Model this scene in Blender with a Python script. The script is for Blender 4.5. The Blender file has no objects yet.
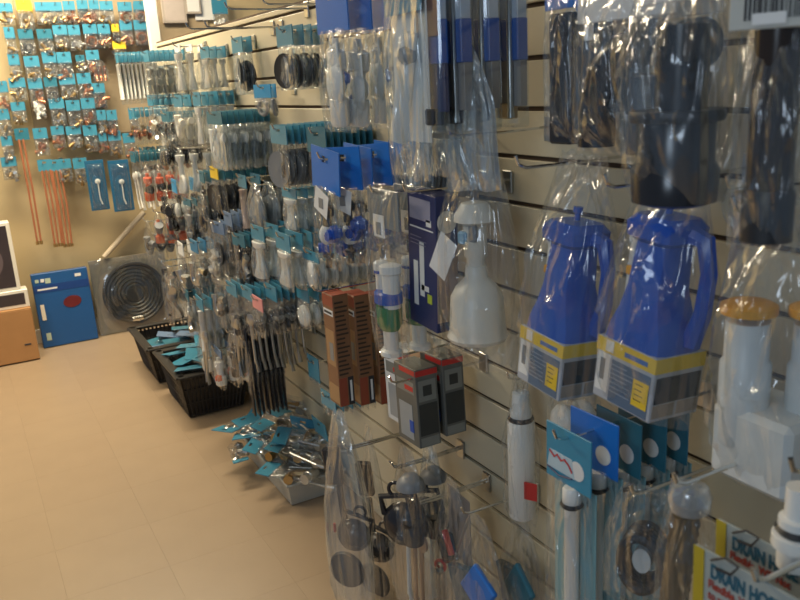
import bpy, bmesh, math, random
from mathutils import Vector, Matrix, noise
R_ = random.Random(11)
PI = math.pi
sc = bpy.context.scene
COL = sc.collection

# ------------------------------------------------------------------ camera
EYE = 1.45                                   # eye height above the floor
AX = Vector((0.87162823, 0.17507451, 0.45783528))
AY = Vector((-0.48726061, 0.2079021, 0.84814728))
AZ = Vector((-0.05330405, 0.96235421, -0.26652025))
FPX = 800.0
cam = bpy.data.cameras.new('camera'); camo = bpy.data.objects.new('camera', cam); COL.objects.link(camo)
cam.sensor_width = 36; cam.lens = FPX / 800 * 36; cam.clip_start = .02
ROT = Matrix(((AX[0], AX[1], -AX[2]), (AY[0], AY[1], -AY[2]), (AZ[0], AZ[1], -AZ[2])))
camo.matrix_world = Matrix.Translation((0, 0, EYE)) @ ROT.to_4x4()
cam.dof.use_dof = True; cam.dof.focus_distance = 2.3; cam.dof.aperture_fstop = 8
sc.camera = camo

def ray(px, py):
    c = Vector(((px - 400) / FPX, -(py - 300) / FPX, 1.0))
    return Vector((AX.dot(c), AY.dot(c), AZ.dot(c)))
def at(px, py, X=None, Y=None, Z=None):
    """world point seen at a pixel on the plane x=X, y=Y or z=Z"""
    r = ray(px, py)
    k = X / r.x if X is not None else Y / r.y if Y is not None else (Z - EYE) / r.z
    return Vector((0, 0, EYE)) + r * k

# ------------------------------------------------------------------ world, lights, exposure
sc.view_settings.view_transform = 'Standard'; sc.view_settings.look = 'None'
sc.view_settings.exposure = 0.0; sc.view_settings.gamma = 1.0; sc.view_settings.use_curve_mapping = False
sc.cycles.transparent_max_bounces = 24; sc.cycles.max_bounces = 7; sc.cycles.use_denoising = True
sc.cycles.sample_clamp_indirect = 6
w = bpy.data.worlds.new('shop_daylight'); sc.world = w; w.use_nodes = True
w.node_tree.nodes['Background'].inputs[0].default_value = (.46, .63, .86, 1)
w.node_tree.nodes['Background'].inputs[1].default_value = .21
def area(name, loc, target, size, sy, power, color):
    l = bpy.data.lights.new(name, 'AREA'); l.shape = 'RECTANGLE'; l.size = size; l.size_y = sy
    l.energy = power; l.color = color
    o = bpy.data.objects.new(name, l); COL.objects.link(o); o.location = loc
    o.rotation_euler = (Vector(target) - Vector(loc)).to_track_quat('-Z', 'Y').to_euler()
    return o
area('ceiling_tube_light', (.45, 4.35, 2.66), (.45, 4.35, 0), 1.3, .3, 96, (1, .84, .59))
area('aisle_tube_light', (-.9, 3.1, 2.66), (-.9, 3.1, 0), .3, 1.3, 30, (1, .85, .62))
area('shop_window_light', (-2.4, -.9, 2.1), (1.0, 1.2, 1.4), 1.0, .8, 24, (.68, .83, 1))
area('front_fill_light', (-.35, .45, 2.7), (.2, .7, 0),   .3, 1.2, 3, (.86, .93, 1))  # added unseen overhead fill, so the upper goods shade the lower ones

# ------------------------------------------------------------------ materials
MATS = {}
def mat(name, col, rough=.5, metal=0., var=.08, vscale=30., bump=0., bscale=200., spec=.5, trans=0., coat=0.):
    if name in MATS: return MATS[name]
    m = bpy.data.materials.new(name); m.use_nodes = True; nt = m.node_tree; b = nt.nodes['Principled BSDF']
    tc = nt.nodes.new('ShaderNodeTexCoord'); nz = nt.nodes.new('ShaderNodeTexNoise')
    nz.inputs['Scale'].default_value = vscale; nz.inputs['Detail'].default_value = 4
    nt.links.new(tc.outputs['Object'], nz.inputs['Vector'])
    mx = nt.nodes.new('ShaderNodeMix'); mx.data_type = 'RGBA'
    mx.inputs['A'].default_value = (*[c * (1 - var) for c in col], 1)
    mx.inputs['B'].default_value = (*[min(1, c * (1 + var)) for c in col], 1)
    nt.links.new(nz.outputs['Fac'], mx.inputs['Factor']); nt.links.new(mx.outputs['Result'], b.inputs['Base Color'])
    b.inputs['Roughness'].default_value = rough; b.inputs['Metallic'].default_value = metal
    b.inputs['Specular IOR Level'].default_value = spec; b.inputs['Transmission Weight'].default_value = trans
    b.inputs['Coat Weight'].default_value = coat
    if bump:
        n2 = nt.nodes.new('ShaderNodeTexNoise'); n2.inputs['Scale'].default_value = bscale; n2.inputs['Detail'].default_value = 3
        nt.links.new(tc.outputs['Object'], n2.inputs['Vector'])
        bp = nt.nodes.new('ShaderNodeBump'); bp.inputs['Strength'].default_value = bump; bp.inputs['Distance'].default_value = .002
        nt.links.new(n2.outputs['Fac'], bp.inputs['Height']); nt.links.new(bp.outputs['Normal'], b.inputs['Normal'])
    MATS[name] = m; return m

def film(name, tint=(.93, .96, .97), haze=.10, gloss=.16, rough=.16, bscale=2.8):
    """crumpled clear polythene: mostly see-through, milky haze and wet-looking folds"""
    m = bpy.data.materials.new(name); m.use_nodes = True; nt = m.node_tree; N = nt.nodes; L = nt.links
    N.remove(N['Principled BSDF']); out = N['Material Output']
    tc = N.new('ShaderNodeTexCoord'); mp = N.new('ShaderNodeMapping'); mp.inputs['Scale'].default_value = (1.5, 1, .45)
    L.new(tc.outputs['Object'], mp.inputs['Vector'])
    nz = N.new('ShaderNodeTexNoise'); nz.inputs['Scale'].default_value = bscale; nz.inputs['Detail'].default_value = 1.2
    nz.inputs['Distortion'].default_value = .8; L.new(mp.outputs[0], nz.inputs['Vector'])
    bp = N.new('ShaderNodeBump'); bp.inputs['Strength'].default_value = 1.; bp.inputs['Distance'].default_value = .05
    L.new(nz.outputs['Fac'], bp.inputs['Height'])
    tr = N.new('ShaderNodeBsdfTransparent'); tr.inputs[0].default_value = (*tint, 1)
    gl = N.new('ShaderNodeBsdfGlossy'); gl.inputs['Roughness'].default_value = rough; gl.inputs[0].default_value = (1, 1, 1, 1)
    L.new(bp.outputs[0], gl.inputs['Normal'])
    df = N.new('ShaderNodeBsdfDiffuse'); df.inputs[0].default_value = (.70, .79, .86, 1); L.new(bp.outputs[0], df.inputs['Normal'])
    lw = N.new('ShaderNodeLayerWeight'); lw.inputs['Blend'].default_value = .32; L.new(bp.outputs[0], lw.inputs['Normal'])
    mr = N.new('ShaderNodeMapRange'); mr.inputs['To Min'].default_value = gloss * .35; mr.inputs['To Max'].default_value = min(1, gloss * 3)
    L.new(lw.outputs['Facing'], mr.inputs['Value'])
    a = N.new('ShaderNodeMixShader'); a.inputs[0].default_value = haze
    L.new(tr.outputs[0], a.inputs[1]); L.new(df.outputs[0], a.inputs[2])
    b = N.new('ShaderNodeMixShader'); L.new(mr.outputs[0], b.inputs[0]); L.new(a.outputs[0], b.inputs[1]); L.new(gl.outputs[0], b.inputs[2])
    L.new(b.outputs[0], out.inputs['Surface']); MATS[name] = m; return m

FILM = film('clear_film', tint=(.965, .975, .98), haze=.045, gloss=.13, rough=.11); FILMH = film('milky_film', haze=.13, gloss=.18, rough=.13, bscale=2.2)
FILMX = film('folded_milky_film', haze=.26, gloss=.24, rough=.15, bscale=2.)
FILMS = film('stiff_clear_plastic', haze=.02, gloss=.16, rough=.07, bscale=2.)
teal = mat('teal_card', (.05, .245, .37), .35, var=.18, vscale=25)
teal2 = mat('deep_teal_card', (.025, .15, .22), .4, var=.2)
blue = mat('bright_blue_card', (.012, .17, .62), .35, var=.15)
bluep = mat('blue_plastic', (.015, .085, .46), .28, var=.12)
navy = mat('navy_card', (.025, .035, .12), .4)
yellow = mat('yellow_card', (.75, .52, .03), .45)
amber = mat('amber_plastic', (.78, .36, .02), .35)
white = mat('white_plastic', (.80, .79, .74), .35, var=.04)
cream = mat('cream_plastic', (.76, .72, .62), .35, var=.04)
frost = mat('frosted_plastic', (.70, .72, .70), .4, var=.05)
paper = mat('white_paper', (.74, .75, .74), .6, var=.04)
ink = mat('black_ink', (.03, .03, .035), .6)
black = mat('black_rubber', (.018, .018, .020), .45, var=.3, bump=.1)
blackp = mat('black_plastic', (.022, .022, .026), .22, var=.3)
grey = mat('grey_plastic', (.22, .23, .24), .4)
steel = mat('galvanised_steel', (.55, .55, .53), .3, 1., var=.15)
chrome = mat('chrome', (.72, .72, .70), .16, 1., var=.05)
brass = mat('brass', (.46, .31, .13), .38, 1., var=.2)
copper = mat('copper', (.55, .235, .13), .34, 1., var=.2)
red = mat('red_print', (.55, .035, .03), .45)
orange = mat('orange_plastic', (.75, .11, .025), .4, var=.15)
green = mat('green_plastic', (.02, .20, .05), .4)
kraft = mat('kraft_cardboard', (.42, .22, .085), .75, var=.1, vscale=12, bump=.1)
brown = mat('printed_brown_carton', (.24, .115, .055), .5, var=.15)
greyc = mat('printed_grey_carton', (.12, .125, .115), .4, var=.2)
tan = mat('tan_rubber', (.45, .27, .15), .5)
cable = mat('copper_brown_tube', (.36, .13, .06), .4, var=.2)
slatm = mat('cream_melamine', (.66, .585, .42), .38, var=.05, vscale=3, bump=.03)
groovem = mat('brown_groove_board', (.085, .05, .028), .7)
wallm = mat('beige_painted_wall', (.53, .42, .24), .8, var=.06, vscale=2, bump=.08)
trimw = mat('white_gloss_trim', (.80, .77, .68), .3, var=.03)
floorb = mat('floor_grout', (.33, .235, .145), .6)
basketm = mat('dark_basket_plastic', (.030, .028, .026), .4)
ceilm = mat('ceiling_paint', (.72, .68, .58), .9)
tiles = [mat('vinyl_tile_%d' % i, c, .34, var=.07, vscale=7, bump=.05, bscale=40) for i, c in
         enumerate([(.345, .256, .168), (.342, .253, .166), (.336, .249, .164), (.349, .259, .170)])]
tubelight = bpy.data.materials.new('lit_tube'); tubelight.use_nodes = True
_b = tubelight.node_tree.nodes['Principled BSDF']; _b.inputs['Emission Color'].default_value = (1, .9, .7, 1); _b.inputs['Emission Strength'].default_value = 6

# ------------------------------------------------------------------ mesh helpers
class B:
    def __init__(s): s.bm = bmesh.new()
    def box(s, c, d, bev=0., rot=None, top=None):
        """box centred at c with size d; top=(sx,sy) scales the upper face"""
        r = bmesh.ops.create_cube(s.bm, size=1); vs = r['verts']
        for v in vs:
            if top and v.co.z > 0: v.co.x *= top[0]; v.co.y *= top[1]
            v.co = Vector((v.co.x * d[0], v.co.y * d[1], v.co.z * d[2]))
        if bev:
            es = list({e for v in vs for e in v.link_edges})
            rr = bmesh.ops.bevel(s.bm, geom=es, offset=bev, segments=1, affect='EDGES')
            vs = list({v for f in rr['faces'] for v in f.verts} | {v for v in vs if v.is_valid})
        if rot: bmesh.ops.rotate(s.bm, verts=vs, cent=(0, 0, 0), matrix=rot)
        bmesh.ops.translate(s.bm, verts=vs, vec=c); return s
    def rings(s, rings, close=True, capped=True):
        rs = [[s.bm.verts.new(p) for p in r] for r in rings]; n = len(rs[0])
        for a, b in zip(rs, rs[1:]):
            for i in range(n if close else n - 1):
                j = (i + 1) % n; s.bm.faces.new((a[i], a[j], b[j], b[i]))
        if capped: s.bm.faces.new(list(reversed(rs[0]))); s.bm.faces.new(rs[-1])
        return s
    def lathe(s, prof, c=(0, 0, 0), seg=16, axis='Z', capped=True):
        c = Vector(c); out = []
        for r, z in prof:
            ring = []
            for k in range(seg):
                a = 2 * PI * k / seg; p = Vector((r * math.cos(a), r * math.sin(a), z))
                if axis == 'Y': p = Vector((p.x, -p.z, p.y))
                if axis == 'X': p = Vector((p.z, p.y, -p.x))
                ring.append(c + p)
            out.append(ring)
        return s.rings(out, capped=capped)
    def tube(s, pts, r, seg=8, flat=1.):
        pts = [Vector(p) for p in pts]; out = []; up = Vector((.13, .21, .97)).normalized(); prev = None
        for i, p in enumerate(pts):
            d = (pts[min(i + 1, len(pts) - 1)] - pts[max(i - 1, 0)]).normalized()
            n = d.cross(up) if prev is None else prev - d * prev.dot(d)
            if n.length < 1e-4: n = d.cross(Vector((1, 0, 0)))
            n.normalize(); prev = n; b = d.cross(n); rr = r[i] if isinstance(r, (list, tuple)) else r
            out.append([p + (n * math.cos(2 * PI * k / seg) + b * math.sin(2 * PI * k / seg) * flat) * rr for k in range(seg)])
        return s.rings(out)
    def ring(s, R, r, c=(0, 0, 0), axis='Y', seg=20, ps=8, sy=1.):
        c = Vector(c); vs = []
        for i in range(seg):
            a = 2 * PI * i / seg; row = []
            for k in range(ps):
                b = 2 * PI * k / ps; q = R + r * math.cos(b)
                p = Vector((q * math.cos(a), r * math.sin(b) * sy, q * math.sin(a)))
                if axis == 'Z': p = Vector((p.x, p.z, p.y))
                row.append(s.bm.verts.new(c + p))
            vs.append(row)
        for i in range(seg):
            for k in range(ps):
                i2, k2 = (i + 1) % seg, (k + 1) % ps
                s.bm.faces.new((vs[i][k], vs[i2][k], vs[i2][k2], vs[i][k2]))
        return s
    def mesh(s, name, m, smooth=False):
        me = bpy.data.meshes.new(name); bmesh.ops.recalc_face_normals(s.bm, faces=s.bm.faces[:])
        if smooth:
            for f in s.bm.faces: f.smooth = len(f.verts) <= 4
        s.bm.to_mesh(me); s.bm.free(); me.materials.append(m)
        if smooth:
            try: me.set_sharp_from_angle(angle=math.radians(40))
            except Exception: pass
        return me
LIB = {}
def lib(key, fn, m, name=None, smooth=True):
    k = (key, m.name)
    if k not in LIB: LIB[k] = fn().mesh(name or key, m, smooth)
    return LIB[k]
def part(name, me, parent=None, loc=(0, 0, 0), rot=(0, 0, 0), scale=(1, 1, 1), label=None):
    o = bpy.data.objects.new(name, me); COL.objects.link(o); o.parent = parent
    o.location = loc; o.rotation_euler = rot; o.scale = scale if hasattr(scale, '__len__') else (scale,) * 3
    if label: o['label'] = label
    return o
def tag(o, label, cat, group=None):
    o['label'] = label; o['category'] = cat
    if group: o['group'] = group
    return o
def thing(name, label, cat, loc=(0, 0, 0), rz=0, group=None):
    o = bpy.data.objects.new(name, None); COL.objects.link(o); o.location = loc; o.rotation_euler = (0, 0, rz)
    o.empty_display_size = .02
    return tag(o, label, cat, group)
def struct(name, b, m, parent=None, smooth=False):
    o = part(name, b.mesh(name, m, smooth), parent)
    if not parent: o['kind'] = 'structure'
    return o
def dup(o, parent=None):
    c = o.copy(); COL.objects.link(c); c.parent = parent
    for ch in list(KIDS(o)): dup(ch, c)
    return c
def KIDS(o): return o.children

# unit film bag: x -.5...5, z 0..-1, thickness 1 (scaled on use); several crumples
def bag_mesh(seed, m, nx=12, nz=16, top=.55, key='bag'):
    k = ('film', seed, m.name, nx, top)
    if k in LIB: return LIB[k]
    b = B(); rr = random.Random(seed); off = Vector((rr.random() * 50, rr.random() * 50, rr.random() * 50))
    def pt(i, j, sgn):
        u = i / nx * 2 - 1; v = j / nz
        wd = .5 * (top + (1 - top) * min(1, v * 2.2) ** .8) if top < 1 else .5
        edge = (1 - abs(u) ** 2.5) * (1 - abs(2 * v - 1.12) ** 3 if v > .56 else min(1, v * 2.2))
        edge = max(0, edge)
        q = Vector((u * 1.6, v * 2.0, sgn * .7)) + off
        f1 = noise.noise(q * 1.3); f2 = 1 - abs(noise.noise(Vector((u * 2.6 + f1 * 1.2, v * .9, sgn)) + off)) * 2
        f3 = 1 - abs(noise.noise(Vector((u * 1.5 + v * 1.2, v * 1.6 - u * 1.1, sgn * 3)) + off)) * 2
        c1 = max(0, 1 - abs(noise.noise(Vector((u * 1.7 - v * 1.4, v * 1.9 + u, sgn * 5)) + off)) * 5) ** 2
        y = sgn * (.5 * edge ** .7 * (.93 + .10 * f1) + edge * (.05 * max(0, f2) + .04 * max(0, f3) + .12 * c1))
        x = u * wd * (1 + .05 * noise.noise(Vector((sgn, v * 4, 9)) + off)); z = -v + .02 * noise.noise(Vector((u * 3, 7, 1)) + off)
        return Vector((x, y if sgn * y > .004 else sgn * .004, z))
    g = {}
    for sgn in (-1, 1):
        for i in range(nx + 1):
            for j in range(nz + 1):
                g[sgn, i, j] = b.bm.verts.new(pt(i, j, sgn))
        for i in range(nx):
            for j in range(nz):
                b.bm.faces.new((g[sgn, i, j], g[sgn, i + 1, j], g[sgn, i + 1, j + 1], g[sgn, i, j + 1]))
    me = b.mesh('bag', m, True); LIB[k] = me
    return me

def header_fn():   # unit folded header card with a euro slot cut through it
    b = B(); x = [-.5, -.12, .12, .5]; z = [0, -.18, -.34, -1]
    for sy in (-.5, .5):
        for i in range(3):
            for j in range(3):
                if i == 1 and j == 1: continue
                b.bm.faces.new([b.bm.verts.new((x[i + a], sy, z[j + c])) for a, c in ((0, 0), (1, 0), (1, 1), (0, 1))])
    for a, c in (((-.5, 0), (.5, 0)), ((.5, 0), (.5, -1)), ((.5, -1), (-.5, -1)), ((-.5, -1), (-.5, 0))):
        b.bm.faces.new([b.bm.verts.new(p) for p in ((a[0], -.5, a[1]), (c[0], -.5, c[1]), (c[0], .5, c[1]), (a[0], .5, a[1]))])
    bmesh.ops.remove_doubles(b.bm, verts=b.bm.verts[:], dist=1e-5); return b

# ------------------------------------------------------------------ small plumbing shapes (real size, metres)
def arc(cx, cz, r, a0, a1, n=8): return [(cx + r * math.cos(a0 + (a1 - a0) * i / n), 0, cz + r * math.sin(a0 + (a1 - a0) * i / n)) for i in range(n + 1)]
def s_elbow():
    b = B(); b.tube([(-.02, 0, 0)] + arc(-.008, -.014, .014, PI / 2, 0, 6) + [(.006, 0, -.03)], .008, 8)
    b.lathe([(.0105, -.004), (.0105, .004)], (-.02, 0, 0), 8, 'X'); b.lathe([(.0105, -.004), (.0105, .004)], (.006, 0, -.03), 8); return b
def s_tee():
    b = B(); b.tube([(-.024, 0, 0), (.024, 0, 0)], .008, 8); b.tube([(0, 0, 0), (0, 0, -.024)], .008, 8)
    for x in (-.022, .022): b.lathe([(.0105, -.003), (.0105, .003)], (x, 0, 0), 8, 'X')
    return b
def s_nut():
    b = B(); b.lathe([(.013, -.006), (.013, .006)], seg=6, axis='Y'); b.lathe([(.008, -.012), (.008, .012)], seg=8, axis='Y'); return b
def s_coup(): return B().lathe([(.009, -.02), (.011, -.02), (.011, -.008), (.013, -.006), (.013, .006), (.011, .008), (.011, .02), (.009, .02)], seg=10, axis='X')
def s_washer(): return B().ring(.02, .006)
def s_disc(): return B().lathe([(.004, .004), (.02, .0), (.045, -.002), (.05, .004), (.05, .010), (.03, .008), (.004, .012)], seg=20, axis='Y')
def s_strainer():
    b = B().lathe([(.012, -.03), (.03, -.02), (.034, 0), (.05, .002), (.05, .008), (.03, .010)], seg=18, axis='Y')
    return b.ring(.022, .003, (0, -.01, 0))
def s_tube(): return B().lathe([(.011, -.5), (.013, -.5), (.013, -.46), (.011, -.45), (.011, .45), (.013, .46), (.013, .5), (.011, .5)], seg=10)
def s_flare(): return B().lathe([(.022, -.5), (.024, -.48), (.013, -.1), (.012, .3), (.020, .36), (.022, .5), (.018, .5)], seg=12)
def s_ptrap():
    b = B(); b.tube([(-.05, 0, .06), (-.05, 0, 0)] + arc(-.02, 0, .03, PI, 2 * PI, 10)[1:] + [(.01, 0, .02)] + arc(.035, .02, .025, PI, PI / 2, 5)[1:] + [(.08, 0, .045)], .016, 10)
    b.lathe([(.021, -.008), (.021, .008)], (-.05, 0, .055), 12); b.lathe([(.021, -.008), (.021, .008)], (.01, 0, .015), 12); return b
def s_flapper():
    b = B(); b.lathe([(.004, .022), (.026, .016), (.036, .002), (.038, -.004), (.024, -.016), (.012, -.03), (.004, -.034)], seg=16, axis='Y')
    b.tube([(-.03, .0, .02), (-.03, 0, .05), (.03, 0, .05), (.03, 0, .02)], .005, 6); b.ring(.012, .003, (0, 0, .06)); return b
def s_valve():
    return B().lathe([(.006, -.13), (.014, -.13), (.014, -.095), (.024, -.09), (.024, -.08), (.012, -.078), (.012, .02), (.020, .022), (.020, .06), (.030, .065), (.032, .085), (.024, .10), (.006, .105)], seg=16)
def s_lever():
    b = B(); b.tube([(0, 0, 0), (.0, 0, -.16)], .005, 8); b.lathe([(.004, -.006), (.020, -.004), (.022, .002), (.012, .008)], (0, 0, 0), 14, 'Y')
    b.tube([(0, 0, -.14), (.012, 0, -.19)], [.006, .010], 8, .5); return b
def s_spring():
    return B().tube([(.008 * math.cos(i * .9), .008 * math.sin(i * .9), -.001 * i + .04) for i in range(80)], .0015, 5)
def s_hose():
    b = B(); b.tube([(0, 0, .07)] + [(.028 * math.sin(t * .35), .004 * math.cos(t), .07 - .0065 * t) for t in range(1, 22)], .006, 8)
    b.lathe([(.010, -.01), (.010, .01)], (0, 0, .075), 6); return b
def s_ball(): return B().lathe([(.002, -.03), (.018, -.024), (.028, -.008), (.028, .008), (.018, .024), (.002, .03)], seg=14)
def s_coil():
    b = B()
    for k in range(5): b.ring(.028 + .001 * k, .003, (0, (k - 2) * .005, 0), seg=16, ps=6)
    return b
def s_strip(): return B().box((0, 0, 0), (.028, .006, .16), .002).box((0, -.004, .065), (.02, .004, .02), .001)
def s_cartridge(): return B().lathe([(.02, -.06), (.024, -.055), (.024, -.02), (.015, -.015), (.015, .02), (.022, .025), (.022, .05), (.010, .055), (.010, .07)], seg=14)
SH = dict(elbow=s_elbow, tee=s_tee, nut=s_nut, coupling=s_coup, washer=s_washer, rubber_disc=s_disc, strainer=s_strainer, tube=s_tube,
          flared_tube=s_flare, trap_bend=s_ptrap, flapper=s_flapper, fill_valve=s_valve, lever=s_lever, spring=s_spring, hose=s_hose,
          float_ball=s_ball, coil=s_coil, strip=s_strip, cartridge=s_cartridge)
def shape(kind, m, parent, loc, rot=(0, 0, 0), scale=1.): return part(kind, lib(kind, SH[kind], m), parent, loc, rot, scale)

# ------------------------------------------------------------------ hanging goods
def fill(parent, content, w, h, hh, t, rr):
    """put the fittings inside a bag; content = (kind, material, count, scale)"""
    for kind, m, n, s0 in content:
        yd = lib(kind, SH[kind], m).vertices; yd = max(v.co.y for v in yd) - min(v.co.y for v in yd)
        if kind in ('elbow', 'tee', 'coupling'): yd *= .8
        s = (s0, min(s0, t * .86 / yd), s0)
        for k in range(n):
            u = (k + .5) / n - .5 if n > 1 else 0
            if kind in ('tube', 'flared_tube'):
                L = (h - hh) * .84
                shape(kind, m, parent, (u * w * .8, 0, -hh - (h - hh) * .46), (0, 0, 0), (s[0], s[1], L))
            elif kind in ('flapper', 'rubber_disc', 'strainer', 'fill_valve', 'trap_bend', 'lever', 'hose', 'cartridge', 'strip', 'coil', 'float_ball'):
                shape(kind, m, parent, (u * w * .7, rr.uniform(-.1, .1) * t, -hh - (h - hh) * (.52 + rr.uniform(-.04, .08))), (0, rr.uniform(-.15, .15), rr.uniform(-.3, .3)), s)
            else:
                shape(kind, m, parent, (rr.uniform(-.3, .3) * w, rr.uniform(-.1, .1) * t, -hh - (h - hh) * rr.uniform(.45, .82)),
                      (rr.uniform(-.25, .25), rr.uniform(-3, 3), rr.uniform(-.25, .25)), s)

def pack(name, label, cat, loc, rz, w, h, hh, t, hm, content, film_m=None, group=None, seed=0, top=.9, tilt=0):
    """header card folded over a clear bag of fittings, hanging from its slot (origin = slot)"""
    rr = random.Random(seed * 7 + 3)
    o = thing(name, label, cat, loc, rz, group); o.rotation_euler = (0, tilt, rz)
    dz = .26 * hh
    if hm:
        part('header_card', lib('header_card', header_fn, hm, smooth=False), o, (0, 0, dz), (0, 0, 0), (w * .98, .003, hh))
        part('bag', bag_mesh(seed % 5, film_m or FILM, top=top), o, (0, 0, dz - hh * .9), (0, 0, 0), (w, t, h - hh * .9))
    else:
        part('bag', bag_mesh(seed % 5 + 10, film_m or FILM, top=.35), o, (0, 0, .01), (0, 0, 0), (w, t, h))
    sub = content; fill(o, sub, w, h - dz, hh - dz if hm else .02, t, rr)
    return o

WX = 1.07                                     # front face of the slatwall
def hook(x_tip, y, z, label, group='wire display hooks on the slatted wall', double=False):
    """wire peg clipped in a groove of the wall, running out to x_tip"""
    o = thing('display_hook', label, 'hook', (WX, y, z), 0, group)
    b = B(); b.box((-.004, 0, -.004), (.006, .034, .05), .002); part('bracket', b.mesh('bracket', steel), o)
    L = WX - x_tip
    for dy in ((-.006, .006) if double else (0,)):
        b = B().tube([(-.004, dy, 0), (-L * .5, dy, -.002), (-L + .02, dy, 0), (-L + .006, dy, .006), (-L, dy, .02)], .0028, 6)
        part('prong', b.mesh('prong', chrome, True), o)
    return o
ORD = ['first', 'second', 'third', 'fourth', 'fifth', 'sixth', 'seventh', 'eighth', 'ninth', 'tenth']
SEED = [100]
def stack(name, label, cat, px, py, pyb, Xf=None, Y=None, w=.10, n=4, dx=.022, t=.018, hh=.035, hm=teal, content=(), film_m=None, hooklab=True, jit=.04, top=.9, h=None, tilt=0, namehook=None):
    """n alike packs one behind the other on one hook. (px,py) = where the outer pack's near top corner is seen"""
    p = at(px, py, X=Xf, Y=Y); q = at(px, pyb, X=Xf, Y=Y)
    hgt = h or (p.z - q.z); x0 = p.x; yc = p.y + w / 2; z = p.z - .26 * hh
    if Y and n >= 4 and hm: n = min(10, int(n * 1.5)); dx *= .68
    n = max(1, min(n, int((WX - .012 - x0) / dx) + 1)); proto = None
    grp = label if n > 1 else None
    t = min(t, dx * .93)
    SEED[0] += 1; rr = random.Random(SEED[0]); protos = []
    for i in range(n):
        loc = (x0 + i * dx + t * .0, yc + rr.uniform(-.3, .3) * jit * w, z)
        rz = -PI / 2 + rr.uniform(-1, 1) * jit * 1.5
        if i < 2:
            o = pack(name, label, cat, loc, rz, w, hgt, hh, t, hm, content, film_m, grp, SEED[0] + i, top, tilt); protos.append(o)
        else:
            o = dup(protos[i % 2]); o.location = loc; o.rotation_euler = (0, tilt, rz)
        if n > 1: o['label'] = label + (', outermost' if i == 0 else ', %s from aisle' % ORD[i] if i < 10 else ', eleventh from aisle' if i == 10 else ', innermost')
    if hooklab:
        hook(x0 - .02, yc, z + .0, 'wire hook for the ' + ' '.join((namehook or label).split()[:11]), None)
    return (x0, yc, z)

# ================================================================== SETTING
BY = 5.2                                       # back wall
# floor tiles
fl = struct('floor', B().box((.0, 2.2, -.03), (4.4, 7.4, .056)), floorb)
tm = [B().box((0, 0, 0), (.3048, .3048, .004), .0002).mesh('tile', m) for m in tiles]
for i in range(-3, 6):
    for j in range(2, 17):
        x, y = -.08 + i * .305, .35 + j * .305
        if y > BY + .1: continue
        part('tile', tm[R_.randrange(4)], fl, (x, y, -.001))
# slatwall: separate slats over a brown backing
sw = struct('wall_right', B().box((WX + .022, 2.35, 1.72 / 2), (.022, 4.55, 1.70)), groovem)
g0 = EYE - .0706 * 1.07; ZS = .1016
SLAT0 = []
k = -16
while True:
    z0 = g0 + k * ZS + .005; z1 = z0 + ZS - .010
    if z0 > 1.70: break
    if z0 < 0: z0 = .004
    z1 = min(z1, 1.70)
    if z1 - z0 > .01:
        b = B().box((WX + .0055, 2.35, (z0 + z1) / 2), (.011, 4.54, z1 - z0), .0015)
        part('slat', b.mesh('slat', slatm), sw)
    k += 1
bw = struct('wall_back', B().box((.6, BY + .05, 1.4), (4.6, .1, 2.8)), wallm)
struct('bag_shade_panel', B().box((1.0, BY - .006, 2.0), (1.10, .012, 1.56), .002), mat('tan_bag_shade', (.34, .265, .165), .7, var=.08))  # added darker panel: shade of the hanging bags put into its tan colour
struct('ceiling', B().box((0, 2.2, 2.83), (4.4, 7.4, .06)), ceilm)
struct('trim_1', B().box((WX + .012, 4.655, 1.4), (.06, .05, 2.8), .004), trimw)
struct('baseboard_back', B().box((.6, BY - .006, .045), (4.4, .012, .09), .003), trimw)
for i, (x, y, lx, ly) in enumerate(((.45, 4.35, 1.35, .32), (-.9, 3.1, .32, 1.35))):
    t = thing('ceiling_light', ('fluorescent ceiling light above the far end of the slatted wall', 'fluorescent ceiling light above the aisle')[i], 'light', (x, y, 2.80))
    part('housing', B().box((0, 0, -.03), (lx, ly, .05), .004).mesh('housing', trimw), t)
    for s in (-.09, .09):
        a = [(-lx * .46, s, -.07), (lx * .46, s, -.07)] if lx > ly else [(s, -ly * .46, -.07), (s, ly * .46, -.07)]
        part('tube', B().tube(a, .013, 10).mesh('tube', tubelight, True), t)

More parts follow.
